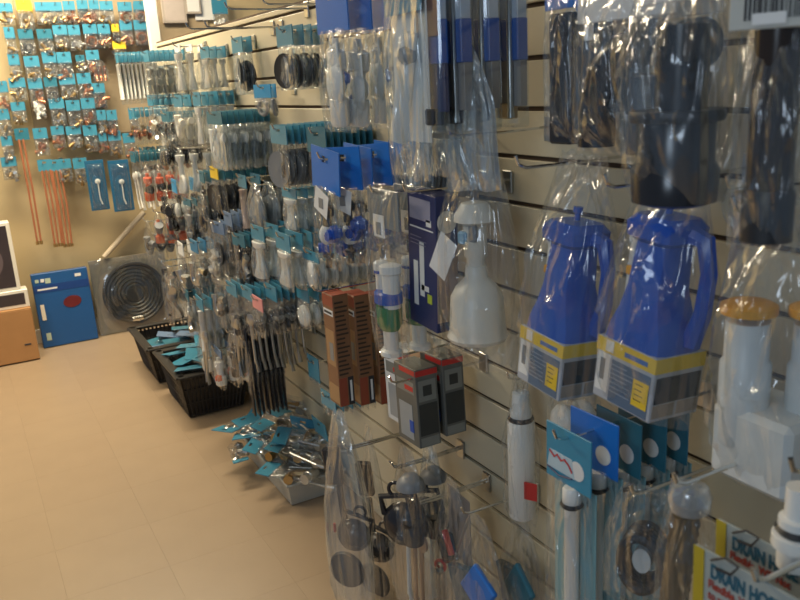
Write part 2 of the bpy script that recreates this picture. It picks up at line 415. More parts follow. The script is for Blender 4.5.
# ================================================================== FAR WALL: cards of fittings
def fittings(c):
    return {'b': (('elbow', brass, 1, 1.), ('nut', steel, 2, .9), ('coupling', brass, 1, .9)),
            'c': (('elbow', copper, 1, 1.1), ('coupling', copper, 1, 1.), ('nut', brass, 1, .9)),
            's': (('tee', steel, 1, 1.1), ('nut', steel, 2, 1.), ('coupling', brass, 1, 1.)),
            'k': (('washer', black, 2, .9), ('nut', steel, 1, 1.)),
            'o': (('coil', copper, 1, .9),),
            'w': (('elbow', white, 2, 1.1), ('tee', steel, 1, 1.))}[c]
FWORD = {'b': 'brass fittings', 'c': 'copper fittings', 's': 'steel and brass fittings', 'k': 'dark washers', 'o': 'coiled copper', 'w': 'white and steel fittings'}
rows = [
 ('top row', [(-3, 3, 11, 13, 'b', 't'), (15, -1, 30, 12, 'b', 'y'), (34, 2, 48, 12, 'b', 't'), (48, 2, 61, 12, 'b', 't'), (62, 1, 74, 11, 'c', 't'), (76, 0, 87, 10, 'c', 't'), (88, 0, 98, 10, 'c', 't'), (99, 1, 112, 11, 'b', 't'), (117, 2, 131, 12, 'o', 't'), (133, 1, 146, 11, 'o', 't')]),
 ('second row', [(3, 27, 13, 39, 's', 't'), (17, 29, 32, 40, 'k', 'd'), (36, 29, 51, 40, 'b', 'd'), (52, 25, 66, 36, 'b', 't'), (67, 25, 79, 36, 's', 't'), (82, 24, 96, 35, 'o', 't'), (97, 24, 109, 35, 'c', 't'), (111, 24, 118, 32, 'k', 'y'), (119, 20, 131, 31, 'c', 't'), (133, 20, 146, 31, 'o', 't')]),
 ('third row', [(7, 54, 18, 66, 'b', 't'), (23, 56, 38, 68, 'b', 't'), (41, 52, 55, 64, 'b', 't'), (56, 52, 70, 64, 'c', 't'), (75, 55, 84, 62, 's', 'd'), (85, 50, 98, 61, 'c', 't'), (112, 41, 125, 50, 'b', 'y')]),
 ('fourth row', [(-4, 81, 6, 93, 'c', 't'), (8, 78, 24, 89, 'b', 't'), (27, 78, 41, 90, 'c', 't'), (43, 77, 56, 88, 'k', 'd'), (58, 74, 74, 86, 'b', 't'), (76, 73, 90, 85, 'c', 't'), (91, 83, 104, 94, 'c', 't')]),
 ('fifth row', [(-5, 109, 8, 121, 's', 't'), (10, 102, 24, 112, 'b', 't'), (33, 101, 43, 108, 'w', 'w'), (48, 98, 63, 110, 'b', 't'), (65, 100, 79, 112, 'b', 't'), (80, 98, 94, 110, 'c', 't'), (96, 110, 105, 121, 's', 't'), (106, 110, 116, 121, 'c', 't'), (128, 108, 137, 120, 'c', 't')]),
 ('sixth row', [(32, 128, 46, 140, 'c', 't'), (50, 126, 63, 136, 'c', 't'), (65, 126, 80, 136, 's', 't'), (82, 125, 96, 137, 'b', 't'), (98, 133, 106, 142, 'c', 't'), (107, 131, 120, 142, 'b', 't'), (122, 133, 134, 144, 'c', 't')]),
 ('lowest row', [(0, 136, 11, 147, 's', 't'), (0, 157, 15, 168, 's', 't'), (56, 159, 70, 170, 'b', 't'), (72, 158, 86, 170, 'b', 't')]),
]
HMT = {'t': teal, 'd': teal2, 'y': yellow, 'w': paper}
HW = {'t': 'teal', 'd': 'dark teal', 'y': 'yellow', 'w': 'white'}
def backhook(p, lab):
    o = thing('peg_hook', 'peg hook for the ' + lab, 'hook', (p[0], BY, p[2]), 0, None)
    part('prong', lib('peg', lambda: B().tube([(0, .0, 0), (0, -.14, 0), (0, -.145, .012)], .0025, 6), chrome, 'prong'), o)
    part('bracket', lib('pegplate', lambda: B().box((0, -.003, 0), (.02, .005, .03), .001), steel, 'bracket'), o)
YF = BY - .13
for rn, cards in rows:
    for i, (x0, y0, x1, y1, c, hc) in enumerate(cards):
        a = at(x0, y0 + (x1 - x0) * .09, Y=YF); b_ = at(x1, y0 - (x1 - x0) * .09, Y=YF); d = at(x0, y1, Y=YF)
        w_ = b_.x - a.x; hh = a.z - d.z; cx = (a.x + b_.x) / 2
        lab = '%s-headed bag of %s, back wall, %s, %s from left' % (HW[hc], FWORD[c], rn, ORD[i])
        z = (a.z + b_.z) / 2 - .26 * hh
        H = hh * (2.35 + .3 * R_.random())
        for s in range(2 if (i + len(rn)) % 4 else 3):
            o = pack('bagged_fitting', lab, 'fitting pack', (cx + s * .006, YF + s * .04, z - s * .004), R_.uniform(-.08, .08), w_, H, hh, .03, HMT[hc], fittings(c), None, 'bags of plumbing fittings on the back wall', R_.randrange(99), .95)
            if s: o['label'] = lab.replace('bag of', ('', 'rear bag of', 'rearmost bag of')[s])
        backhook((cx, 0, z), '%s bag, %s, %s from the left' % (HW[hc], rn, ORD[i]))
# tall copper tubes in a bag, two tall blue blister cards with handles, long brown tube bundles
p = at(99, 62, Y=YF); o = pack('copper_elbow_pack', 'clear bag of long shiny copper tubes on the back wall below a teal header', 'fitting pack', p, .1, .09, .12, .02, .03, None, (('tube', copper, 3, .8),), seed=3)
for i, (x0, y0, x1, y1) in enumerate(((84, 161, 103, 212), (107, 161, 128, 213))):
    a = at(x0, y0, Y=YF - .02); b_ = at(x1, y0, Y=YF - .02); d = at(x0, y1, Y=YF - .02); w_ = b_.x - a.x; h = a.z - d.z
    o = thing('blister_card', ('tall blue blister card with a white lever, nearer the copper brown tubes', 'tall blue blister card with a white lever beside the orange goods')[i], 'tool pack', ((a.x + b_.x) / 2, YF - .02, a.z), 0, 'tall blue blister cards')
    part('card', B().box((0, 0, -h / 2), (w_, .003, h), .001).mesh('card', mat('petrol_blue_card', (.015, .11, .22), .4)), o)
    part('blister', bag_mesh(4, FILMS, top=1.), o, (0, -.012, -.02), (0, 0, 0), (w_ * .8, .03, h * .9))
    shape('lever', white, o, (.004, -.012, -h * .42), (0, 0, 0), .72)
for i, (x0, y0, x1, y1, hy) in enumerate(((19, 141, 37, 243, 128), (42, 172, 50, 246, 0), (52, 172, 62, 246, 0))):
    nn = 2 if i == 0 else 3
    a = at(x0 + 2, y0, Y=YF); d = at(x1, y1, Y=YF)
    o = thing('supply_tube_bundle', ('bundle of long reddish brown supply tubes under a dark teal header', 'bunch of copper brown tubes beside the reddish supply tubes', 'bunch of copper brown tubes nearest the blue blister cards')[i], 'tube bundle', (a.x, YF, a.z + .04), 0)
    L = a.z - d.z + .04
    part('header_card', lib('header_card', header_fn, teal2 if i == 0 else teal, smooth=False), o, (.01, 0, .03), (0, 0, 0), (.075, .003, .065))
    for s in range(nn):
        part('tube', B().tube([(s * .022 - .01, 0, -.03), (s * .023 - .01 + .004, .004, -L * .5), (s * .02 - .008, .0, -L)], .006, 7).mesh('tube', cable, True), o)
        part('end_cap', lib('endcap', lambda: B().lathe([(.009, -.01), (.009, .01)], seg=8), brass, 'end_cap'), o, (s * .02 - .008, 0, -L))
    backhook((a.x, 0, a.z + .05), ('dark teal', 'left brown', 'right brown')[i] + ' tube bundle')

# boxes leaning at the foot of the back wall
def flatbox(name, label, cat, x0, z0, x1, z1, y, t, m, lean=.12):
    o = thing(name, label, cat, ((x0 + x1) / 2, y, z0)); o.rotation_euler = (-lean, 0, 0)
    b = B().box((0, 0, (z1 - z0) / 2), (x1 - x0, t, z1 - z0), .003); part('carton', b.mesh('carton', m), o)
    return o
bx = at(40, 344, Y=5.02); bx2 = at(97, 333, Y=5.02)
X0, X1, Hb = .285, .60, .45
o = flatbox('toilet_seat_box', 'bright blue flat box with a dark red oval seat picture, leaning on the back wall', 'box', X0, .003, X1, Hb, 5.08, .055, mat('royal_blue_carton', (.012, .085, .27), .42, var=.12, vscale=6), .07)
W_ = X1 - X0; f = -.0285
part('printed_oval', B().lathe([(.052, 0), (.052, .0012)], seg=22, axis='Y').mesh('printed_oval', mat('dark_red_print', (.13, .015, .018), .4)), o, (.045, f, .255), (0, -.12, 0), (1, 1, .68), 'dark red oval seat printed on the box')
part('printed_band', B().box((0, f, .355), (W_ * .98, .001, .045)).mesh('printed_band', mat('dark_blue_print', (.01, .05, .22), .4)), o)
for (x, z, a, c, m) in ((-.125, .215, .022, .095, cream), (-.118, .065, .026, .045, mat('pale_green_print', (.45, .55, .45), .5)), (-.08, .352, .11, .010, paper), (.10, .41, .035, .018, paper), (-.13, .405, .02, .02, mat('pale_green_print', (.45, .55, .45), .5)), (-.10, .405, .02, .02, paper), (-.07, .40, .03, .03, mat('pale_green_print', (.45, .55, .45), .5))):
    part('printed_label', B().box((x, f - .0006, z), (a, .001, c)).mesh('printed_label', m), o)
# disc pan in grey bag
o = thing('drain_pan_pack', 'square clear pack with a large black coiled disc, leaning beside the blue box', 'drain pan', (.85, 5.10, .004)); o.rotation_euler = (-.10, 0, 0)
part('backing_board', B().box((0, .0, .235), (.46, .008, .47), .002).mesh('backing_board', mat('grey_board', (.22, .18, .135), .5)), o)
b = B()
for k in range(7): b.ring(.05 + .022 * k, .0125, (0, 0, 0), 'Y', 36, 7)
b.lathe([(.045, 0), (.045, .012)], seg=20, axis='Y')
part('coiled_hose', b.mesh('coiled_hose', black, True), o, (.01, -.022, .235))
part('end_fitting', lib('coupling', s_coup, chrome), o, (.0, -.04, .075), (0, 0, 0), 1.6)
part('bag', bag_mesh(2, FILMS, top=1.), o, (0, -.018, .475), (0, 0, 0), (.47, .06, .475))
# left cardboard box with monochrome print boxes on top
o = thing('cardboard_carton', 'plain brown cardboard carton standing on the floor', 'box', (.0, 4.93, .004))
part('carton', B().box((.025, 0, .155), (.44, .16, .30), .003).mesh('carton', kraft), o)
part('top_flap', B().box((.025, -.04, .307), (.438, .078, .003)).mesh('top_flap', kraft), o); part('top_flap', B().box((.025, .04, .307), (.438, .078, .003)).mesh('top_flap', kraft), o)
part('hand_slot', B().box((.195, -.0805, .10), (.035, .002, .010), .0008).mesh('hand_slot', ink), o)
part('tape', B().box((.02, 0, .3095), (.40, .045, .0012)).mesh('tape', tan), o)
phot = mat('dark_photo_print', (.045, .035, .04), .35, var=.5, vscale=5)
def printbox(label, xr, z0, z1, y, wd, ring=False):
    o = thing('printed_box', label, 'box', (xr - wd / 2, y, z0)); h = z1 - z0
    part('carton', B().box((0, 0, h / 2), (wd, .10, h), .003).mesh('carton', trimw), o)
    part('printed_panel', B().box((-.006, -.0505, h / 2), (wd - .028, .002, h - .035), .0005).mesh('printed_panel', phot), o, label='dark photographic panel with a white border')
    if ring: part('printed_ring', B().ring(.10, .016, (0, -.052, h * .46), 'Y', 28, 6, .05).mesh('printed_ring', mat('mauve_grey_print', (.13, .10, .11), .4), True), o)
printbox('low white-edged dark printed box lying on the brown carton', .245, .3135, .415, 4.94, .42)
printbox('larger white-edged dark printed box with pale ring, topmost of its pile', .215, .417, .80, 4.95, .36, True)
# pipe leaning
a = at(104, 257, Y=5.14); d = at(144, 212, Y=5.14)
tag(part('pipe', B().tube([a, a.lerp(d, .5), d], .016, 12).mesh('pipe', mat('beige_pipe', (.58, .49, .36), .4), True)), 'short beige plastic pipe leaning above the black coiled disc', 'pipe')

# goods on the back wall seen over the top of the slatted wall
p0 = at(174, 4, Y=5.15)
o = thing('framed_notice', 'grey framed notice on the back wall above the end of the slatted wall', 'notice', (p0.x, 5.17, p0.z - .09)); part('frame', B().box((0, 0, .09), (.15, .02, .22), .004).mesh('frame', mat('pale_grey_frame', (.42, .37, .32), .5)), o); part('panel', B().box((.0, -.0105, .09), (.12, .002, .19), .0005).mesh('panel', mat('mauve_panel', (.50, .44, .40), .5)), o)
p1 = at(190, 2, Y=5.15)
o = thing('small_notice', 'small beige notice beside the grey framed notice on the back wall', 'notice', (p1.x + .02, 5.17, p1.z - .06)); part('frame', B().box((0, 0, .09), (.10, .02, .20), .004).mesh('frame', mat('pale_grey_frame', (.42, .37, .32), .5)), o); part('panel', B().box((0, -.0105, .09), (.075, .002, .17), .0005).mesh('panel', paper), o)
p2 = at(205, 6, Y=5.15)
o = thing('pinned_sheet', 'bright white sheet pinned on the back wall above the slatted wall', 'sign', (p2.x, 5.18, p2.z - .05)); part('sheet', B().box((0, 0, .1), (.12, .004, .26), .001).mesh('sheet', paper), o)
p3 = at(220, 2, Y=5.1)
pack('teal_headed_pack', 'teal pack hanging on the back wall above the slatted wall beside the white sheet', 'fitting pack', (p3.x, 5.12, p3.z + .02), 0, .10, .2, .12, .03, teal, (('tee', white, 2, 1.3),), seed=8)

# ================================================================== SLATTED WALL, far to near
# --- upper rows
stack('white_tube_pack', 'teal-headed pack of long white tubes, far end of upper row', 'tube pack', 118, 52, 105, Y=4.35, w=.09, n=8, dx=.030, t=.026, hh=.05, content=(('tube', white, 2, 1.8),))
stack('faucet_pack', 'teal-headed bag of shiny metal couplings behind the long white tubes', 'fitting pack', 148, 50, 100, Y=3.95, w=.11, n=6, dx=.035, t=.03, hh=.05, content=(('cartridge', steel, 1, 1.), ('elbow', steel, 1, 1.6)))
stack('white_funnel_pack', 'white flared plastic tail tube in a clear bag on the upper row', 'tube pack', 180, 44, 96, Y=3.6, w=.10, n=3, dx=.05, t=.045, hh=.03, hm=paper, content=(('flared_tube', white, 1, 1.5),))
stack('white_spoon_pack', 'white plastic overflow arm in a clear bag beside the dark discs', 'tube pack', 208, 46, 92, Y=3.3, w=.11, n=4, dx=.05, t=.04, hh=.045, content=(('flared_tube', cream, 1, 1.4),))
stack('strainer_pack', 'clear bag with a dark round strainer on the upper row', 'strainer pack', 242, 36, 95, Y=2.95, w=.13, n=6, dx=.045, t=.04, hh=.055, hm=teal, content=(('strainer', blackp, 1, 1.15),), film_m=FILMH)
stack('rubber_disc_pack', 'teal-headed bag with large rubber disc, upper row beside white valve', 'disc pack', 291, 24, 90, Y=2.35, w=.12, n=5, dx=.05, t=.04, hh=.06, content=(('rubber_disc', black, 1, 1.05), ('rubber_disc', grey, 1, .8)), film_m=FILMH)
# empty hooks at the top of the slatwall
for i, (px, py, X) in enumerate(((225, 9, .80), (262, 4, .86), (186, 29, .76), (205, 28, .80))):
    p = at(px, py, X=X); hook(X, p.y, p.z, 'empty wire hook on the top groove of the slatted wall, %s' % ('above the dark discs', 'above the teal-headed rubber disc', 'beside the white end post', 'above the white flared tubes')[i], None)
# --- second tier (y 95-180)
stack('metal_trap_pack', 'teal-headed bag of bright chrome elbows near the far end, second tier', 'fitting pack', 152, 95, 142, Y=4.0, w=.11, n=6, dx=.04, t=.035, hh=.05, content=(('elbow', chrome, 2, 2.), ('nut', copper, 1, 1.5)))
stack('white_bend_pack', 'teal-headed bag with a wide white pipe bend, second tier', 'fitting pack', 181, 95, 150, Y=3.5, w=.13, n=4, dx=.06, t=.05, hh=.05, content=(('trap_bend', cream, 1, .9),))
stack('white_sleeve_pack', 'teal-headed bag with pale plastic sleeve, beside the big milky bags', 'fitting pack', 200, 92, 150, Y=3.25, w=.12, n=5, dx=.05, t=.045, hh=.055, content=(('flared_tube', white, 1, 1.5),))
stack('large_milky_bag', 'large milky bag with a teal header and frosted plastic tubing', 'parts bag', 222, 112, 172, Y=2.85, w=.20, n=7, dx=.032, t=.05, hh=.045, hm=teal2, content=(('trap_bend', frost, 1, 1.1), ('float_ball', frost, 1, 1.2)), film_m=FILMX)
stack('dark_fitting_bag', 'teal-headed bag holding dark grey rubber parts, below the big milky bags', 'parts bag', 287, 126, 190, Y=2.25, w=.15, n=8, dx=.028, t=.04, hh=.055, content=(('rubber_disc', grey, 1, 1.1), ('flapper', black, 1, 1.)), film_m=FILM)
stack('teal_card_pack', 'dark teal card pack hanging behind the blue card packs', 'parts bag', 325, 128, 190, Y=2.05, w=.13, n=6, dx=.03, t=.025, hh=.07, hm=teal2, content=(('rubber_disc', black, 1, .9),))
# --- third tier (y 150-240)
stack('white_hook_pack', 'dark teal headed pack of white curved spouts beside the orange plugs', 'fitting pack', 134, 152, 190, Y=4.3, w=.10, n=6, dx=.033, t=.03, hh=.055, hm=teal2, content=(('lever', white, 2, .9),))
stack('orange_plug_pack', 'clear pack with a bright orange plug, third tier', 'plug pack', 149, 166, 206, Y=4.05, w=.12, n=4, dx=.055, t=.05, hh=.02, hm=None, content=(('cartridge', orange, 1, 1.05), ('float_ball', black, 1, 1.)))
stack('black_bend_pack', 'clear pack of black rubber bends beside the orange plug', 'fitting pack', 165, 132, 178, Y=3.75, w=.12, n=5, dx=.05, t=.045, hh=.02, hm=None, content=(('float_ball', blackp, 2, 1.2), ('coupling', copper, 1, 1.)))
stack('white_ring_pack', 'clear pack with a white ring on a pale pipe, third tier', 'fitting pack', 182, 148, 200, Y=3.45, w=.11, n=3, dx=.06, t=.05, hh=.02, hm=None, content=(('flared_tube', frost, 1, 1.4), ('washer', white, 1, 1.6)))
stack('blue_card_oval_pack', 'small bright blue card with a white oval plate hanging beneath', 'fitting pack', 176, 180, 224, Y=3.55, w=.10, n=3, dx=.04, t=.03, hh=.06, hm=mat('sky_blue_card', (.02, .30, .60), .4), content=(('float_ball', white, 1, 1.1),))
stack('yellow_tag_pack', 'black packs behind a small yellow tag, third tier', 'fitting pack', 218, 168, 215, Y=3.0, w=.12, n=1, dx=.035, t=.03, hh=.045, hm=yellow, content=(('rubber_disc', black, 1, 1.),))
stack('black_ring_pack', 'black-ringed packs hanging behind the small yellow tag, third tier', 'fitting pack', 225, 170, 215, Y=2.97, w=.12, n=5, dx=.04, t=.035, hh=.04, hm=teal2, content=(('rubber_disc', black, 1, 1.),))
stack('tan_tube_pack', 'teal-headed pack with a long flesh-coloured tube', 'tube pack', 246, 176, 236, Y=2.75, w=.10, n=2, dx=.05, t=.035, hh=.045, content=(('tube', mat('flesh_tube', (.55, .40, .32), .45), 1, 1.5),))
stack('grey_dome_bag', 'rounded milky bag with a dark grey dome inside', 'parts bag', 262, 186, 234, Y=2.6, w=.16, n=4, dx=.05, t=.06, hh=.02, hm=None, content=(('float_ball', grey, 1, 2.),), film_m=FILMH)
stack('frosted_cup_pack', 'teal-headed bag with frosted cup, directly below dark grey rubber parts', 'cup pack', 296, 190, 236, Y=2.3, w=.12, n=4, dx=.05, t=.045, hh=.03, content=(('flared_tube', frost, 1, 2.),), film_m=FILMH)
# --- fourth tier (y 215-300)
stack('orange_lower_pack', 'clear pack with a red-orange plug above the grey traps, fourth tier', 'plug pack', 160, 213, 248, Y=3.75, w=.12, n=4, dx=.055, t=.05, hh=.02, hm=None, content=(('cartridge', orange, 1, .85), ('elbow', grey, 1, 2.)))
stack('grey_trap_pack', 'clear pack with a grey trap bend and a black ball, fourth tier', 'trap pack', 150, 222, 268, Y=3.95, w=.12, n=5, dx=.05, t=.05, hh=.02, hm=None, content=(('trap_bend', grey, 1, .8), ('float_ball', blackp, 1, .9)))
stack('white_tag_pack', 'pack with a white price tag beside a blue card, fourth tier', 'fitting pack', 183, 244, 296, Y=3.3, w=.10, n=3, dx=.04, t=.035, hh=.055, hm=paper, content=(('elbow', steel, 2, 2.),))
stack('blue_tag_pack', 'pack with a dark blue tag and chrome trap, fourth tier', 'fitting pack', 197, 242, 300, Y=3.15, w=.11, n=4, dx=.05, t=.045, hh=.05, hm=mat('mid_blue_card', (.03, .20, .38), .4), content=(('trap_bend', chrome, 1, .9),))
stack('steel_spring_pack', 'clear pack of springs and small steel parts, fourth tier', 'fitting pack', 214, 222, 290, Y=2.95, w=.12, n=6, dx=.035, t=.035, hh=.02, hm=None, content=(('spring', steel, 3, 1.2), ('tee', cream, 2, 1.2)))
stack('dark_blue_bag', 'pack with a slate blue header over a dark fitting, fourth tier', 'fitting pack', 232, 214, 268, Y=2.8, w=.11, n=4, dx=.04, t=.035, hh=.05, hm=mat('slate_blue_card', (.12, .2, .34), .4), content=(('cartridge', black, 1, 1.),))
stack('white_cap_pack', 'teal-headed white bottle-shaped cap hanging beside the springs', 'cap pack', 263, 228, 286, Y=2.5, w=.12, n=3, dx=.05, t=.05, hh=.05, content=(('flared_tube', white, 1, 2.1),), film_m=FILMH)
stack('white_float_pack', 'teal-headed white float in a milky bag, beneath the rounded grey dome', 'float pack', 290, 236, 294, Y=2.22, w=.13, n=4, dx=.055, t=.055, hh=.055, content=(('flared_tube', white, 1, 2.3),), film_m=FILMH)
stack('small_white_float_pack', 'teal-headed white float in a bag directly above the brown cartons', 'float pack', 318, 254, 292, Y=2.12, w=.12, n=4, dx=.05, t=.045, hh=.03, content=(('float_ball', white, 1, 1.5),), film_m=FILMH)
# --- fifth tier (y 285-345)
stack('chrome_trap_pack', 'bag with large chrome trap bend, far end of fifth tier', 'trap pack', 172, 268, 322, Y=3.5, w=.13, n=4, dx=.055, t=.05, hh=.02, hm=None, content=(('trap_bend', chrome, 1, 1.), ('float_ball', grey, 1, 1.)))
stack('dark_hose_pack', 'bag with a bent black hose hanging above the dark baskets', 'hose pack', 166, 262, 330, Y=3.85, w=.12, n=4, dx=.05, t=.04, hh=.02, hm=None, content=(('hose', black, 1, 1.5),))
stack('teal_hardware_pack', 'teal-headed bag of long steel rods, fifth tier', 'hardware pack', 203, 300, 362, Y=3.05, w=.12, n=5, dx=.045, t=.035, hh=.05, content=(('lever', steel, 2, 1.1), ('tube', frost, 1, 1.)))
stack('link_hardware_pack', 'teal-headed bag of levers and chains, fifth tier beside the pink label', 'hardware pack', 236, 286, 350, Y=2.7, w=.12, n=7, dx=.03, t=.025, hh=.045, content=(('lever', steel, 2, 1.1), ('nut', black, 3, 1.2)))
stack('pink_label_pack', 'small bag with a pink and white label, fifth tier', 'hardware pack', 262, 300, 340, Y=2.45, w=.10, n=1, dx=.03, t=.03, hh=.045, hm=mat('pink_label', (.75, .30, .30), .4), content=(('nut', black, 2, 1.3),))
stack('teal_small_pack', 'teal-headed bag of small dark parts hanging behind the pink label', 'hardware pack', 276, 288, 336, Y=2.4, w=.11, n=6, dx=.03, t=.025, hh=.05, content=(('washer', black, 2, 1.), ('nut', steel, 2, 1.)))
stack('white_sachet_pack', 'teal-headed milky white sachet beside the brown cartons', 'sachet', 308, 288, 332, Y=2.25, w=.10, n=3, dx=.035, t=.035, hh=.05, content=(('float_ball', white, 1, 1.2),), film_m=FILMH)
# --- sixth tier near the floor
stack('white_cylinder_pack', 'bag of white plastic sleeves hanging above the dark baskets', 'tube pack', 206, 328, 376, Y=3.2, w=.13, n=4, dx=.055, t=.05, hh=.02, hm=None, content=(('cartridge', frost, 1, 1.3), ('elbow', brass, 1, 1.2)))
stack('blue_white_bag', 'bag of blue and white parts resting low beside the black strips', 'parts bag', 222, 352, 392, Y=2.95, w=.14, n=3, dx=.055, t=.05, hh=.03, hm=mat('slate_blue_card', (.12, .2, .34), .4), content=(('cartridge', white, 1, .9), ('nut', orange, 1, 1.4)))
stack('black_strip_pack', 'black plastic strip hanging low on the slatted wall', 'strip', 250, 342, 402, Y=2.62, w=.09, n=8, dx=.017, t=.014, hh=.02, hm=None, content=(('strip', blackp, 1, 2.1),))
p = at(318, 372, Y=2.35)
stack('teal_sachet', 'round-cornered teal sachet hanging alone behind the brown cartons', 'sachet', 318, 360, 388, Y=2.35, w=.09, n=1, hh=.085, t=.015, hm=teal, content=())
stack('teal_sachet_low', 'flat teal packets hanging under the brown cartons', 'sachet', 335, 398, 420, Y=2.05, w=.10, n=4, dx=.04, hh=.05, t=.02, hm=teal, content=(('nut', steel, 1, 1.),))
# extra far goods that thicken the mass
stack('teal_end_pack', 'teal-headed bag of brass parts below the long white tubes', 'fitting pack', 134, 108, 146, Y=4.45, w=.09, n=7, dx=.035, t=.03, hh=.05, content=(('elbow', brass, 1, 1.3), ('nut', copper, 2, 1.2)))
stack('grey_valve_pack', 'teal-headed bag with a grey valve, below the black pipe bends', 'valve pack', 190, 200, 246, Y=3.35, w=.11, n=6, dx=.045, t=.04, hh=.03, hm=teal2, content=(('cartridge', grey, 1, 1.1), ('washer', black, 1, 1.4)))
stack('black_boot_pack', 'clear pack with a glossy black boot below the yellow tag', 'fitting pack', 206, 196, 244, Y=3.1, w=.13, n=5, dx=.045, t=.05, hh=.02, hm=None, content=(('float_ball', blackp, 1, 1.7),))

for (lab, px, py, pyb, Y, w_, n_, hm_, ct) in (
    ('dark teal headed bag of black couplings, deep in the third tier', 205, 172, 222, 3.15, .11, 7, teal2, (('cartridge', black, 1, 1.), ('washer', black, 1, 1.2))),
    ('clear pack of glossy black bends between orange plug tiers', 168, 190, 226, 3.7, .12, 6, None, (('float_ball', blackp, 1, 1.2), ('elbow', blackp, 2, 2.2))),
    ('dark pack of pipe bends under the white oval plate', 192, 218, 262, 3.4, .12, 6, teal2, (('trap_bend', black, 1, .8),)),
    ('blue-tagged pack of black nuts, fourth tier centre', 222, 224, 276, 2.9, .12, 6, mat('slate_blue_card', (.12, .2, .34), .4), (('rubber_disc', black, 1, .9), ('nut', chrome, 2, 1.2))),
    ('black and teal pack beside the white bottle-shaped cap', 243, 236, 290, 2.68, .11, 6, teal2, (('cartridge', blackp, 1, 1.1), ('elbow', steel, 1, 1.5))),
    ('pack of steel bends hanging under the springs', 222, 278, 330, 2.85, .12, 6, None, (('trap_bend', steel, 1, .8), ('nut', black, 2, 1.3))),
    ('teal-headed pack of grey sleeves, far fifth tier', 190, 292, 340, 3.25, .12, 5, teal2, (('cartridge', frost, 1, 1.), ('elbow', steel, 1, 1.6))),
    ('dark rubber pack hanging low behind the white sleeves', 236, 334, 386, 2.78, .12, 5, None, (('flapper', black, 1, 1.), ('cartridge', black, 1, .9))),
    ('teal-headed bag of steel chain parts above the black strips', 252, 290, 342, 2.55, .11, 6, teal, (('lever', steel, 1, 1.), ('nut', black, 2, 1.4))),
    ('teal-headed bag of dark seals, second tier far end', 168, 112, 158, 3.75, .11, 6, teal2, (('cartridge', blackp, 1, 1.), ('coupling', chrome, 1, 1.6))),
    ('small teal-headed bag of copper parts at the far post', 142, 148, 186, 4.42, .10, 6, teal2, (('elbow', copper, 1, 1.3), ('washer', black, 1, 1.))),
    ('blue-carded bag of dark strainers above the bare groove', 268, 84, 112, 2.6, .12, 2, mat('sky_blue_card', (.02, .30, .60), .4), (('washer', grey, 1, 1.2),)),
    ):
    stack('small_parts_pack', lab, 'fitting pack', px, py, pyb, Y=Y, w=w_, n=n_, dx=.034, t=.03, hh=.045, hm=hm_, content=ct, jit=.1)

# ================================================================== NEAR GOODS
def carton(o, w, t, h, m, name='carton', z=0, taper=None):
    return part(name, B().box((0, 0, z - h / 2), (w, t, h), .0015, top=taper).mesh(name, m), o)
def lab_front(o, t, x, z, a, c, m, name='printed_panel', d=.0008, label=None):      # on the -y face
    return part(name, B().box((x, -t / 2 - d / 2, z), (a, d, c)).mesh(name, m), o, label=label)
def lab_side(o, w, y, z, a, c, m, name='printed_panel', d=.0008, label=None):        # on the +x face (seen from the camera)
    return part(name, B().box((w / 2 + d / 2, y, z), (d, a, c)).mesh(name, m), o, label=label)
def lines(o, t, x, z, a, n, pitch, m, side=None, th=.0016, seed=1):
    """rows of small unreadable print as one printed part"""
    rr = random.Random(seed); b = B()
    for k in range(n):
        L = a * rr.uniform(.6, 1)
        if side is None: b.box((x - a / 2 + L / 2, -t / 2 - .0014, z - k * pitch), (L, .0006, th))
        else: b.box((side / 2 + .0014, x - a / 2 + L / 2, z - k * pitch), (.0006, L, th))
    q = part('small_print', b.mesh('small_print', m), o); return q
def word(o, txt, x, y, z, size, m, rz=0, ry=0, bold=.0, name='lettering', sx=1.):
    c = bpy.data.curves.new(name, 'FONT'); c.body = txt; c.size = size; c.extrude = .0004; c.offset = bold; c.materials.append(m)
    q = bpy.data.objects.new(name, c); COL.objects.link(q); q.parent = o; q.location = (x, y, z); q.rotation_euler = (PI / 2, ry, rz); q.scale = (sx, 1, 1)
    me = bpy.data.meshes.new_from_object(q.evaluated_get(bpy.context.evaluated_depsgraph_get())); bpy.data.objects.remove(q)
    return part(name, me, o, (x, y, z), (PI / 2, ry, rz), (sx, 1, 1))
def bagpart(o, w, t, h, z=.01, seed=1, top=.35, m=None, hi=True, y=0, rot=(0, 0, 0)):
    return part('bag', bag_mesh(seed, m or FILM, 22 if hi else 12, 30 if hi else 16, top), o, (0, y, z), rot, (w, t, h))
RZ = -PI / 2

# --- long clear packs with blue and white heads (upper row)
stack('blue_head_valve_pack', 'bright blue headed clear pack with a white valve, upper row', 'valve pack', 345, -22, 132, Xf=.80, w=.16, n=3, dx=.055, t=.05, hh=.105, hm=blue, content=(('cartridge', white, 1, 1.5), ('flapper', frost, 1, 1.5), ('nut', bluep, 1, 1.4)), film_m=FILM, jit=.05)
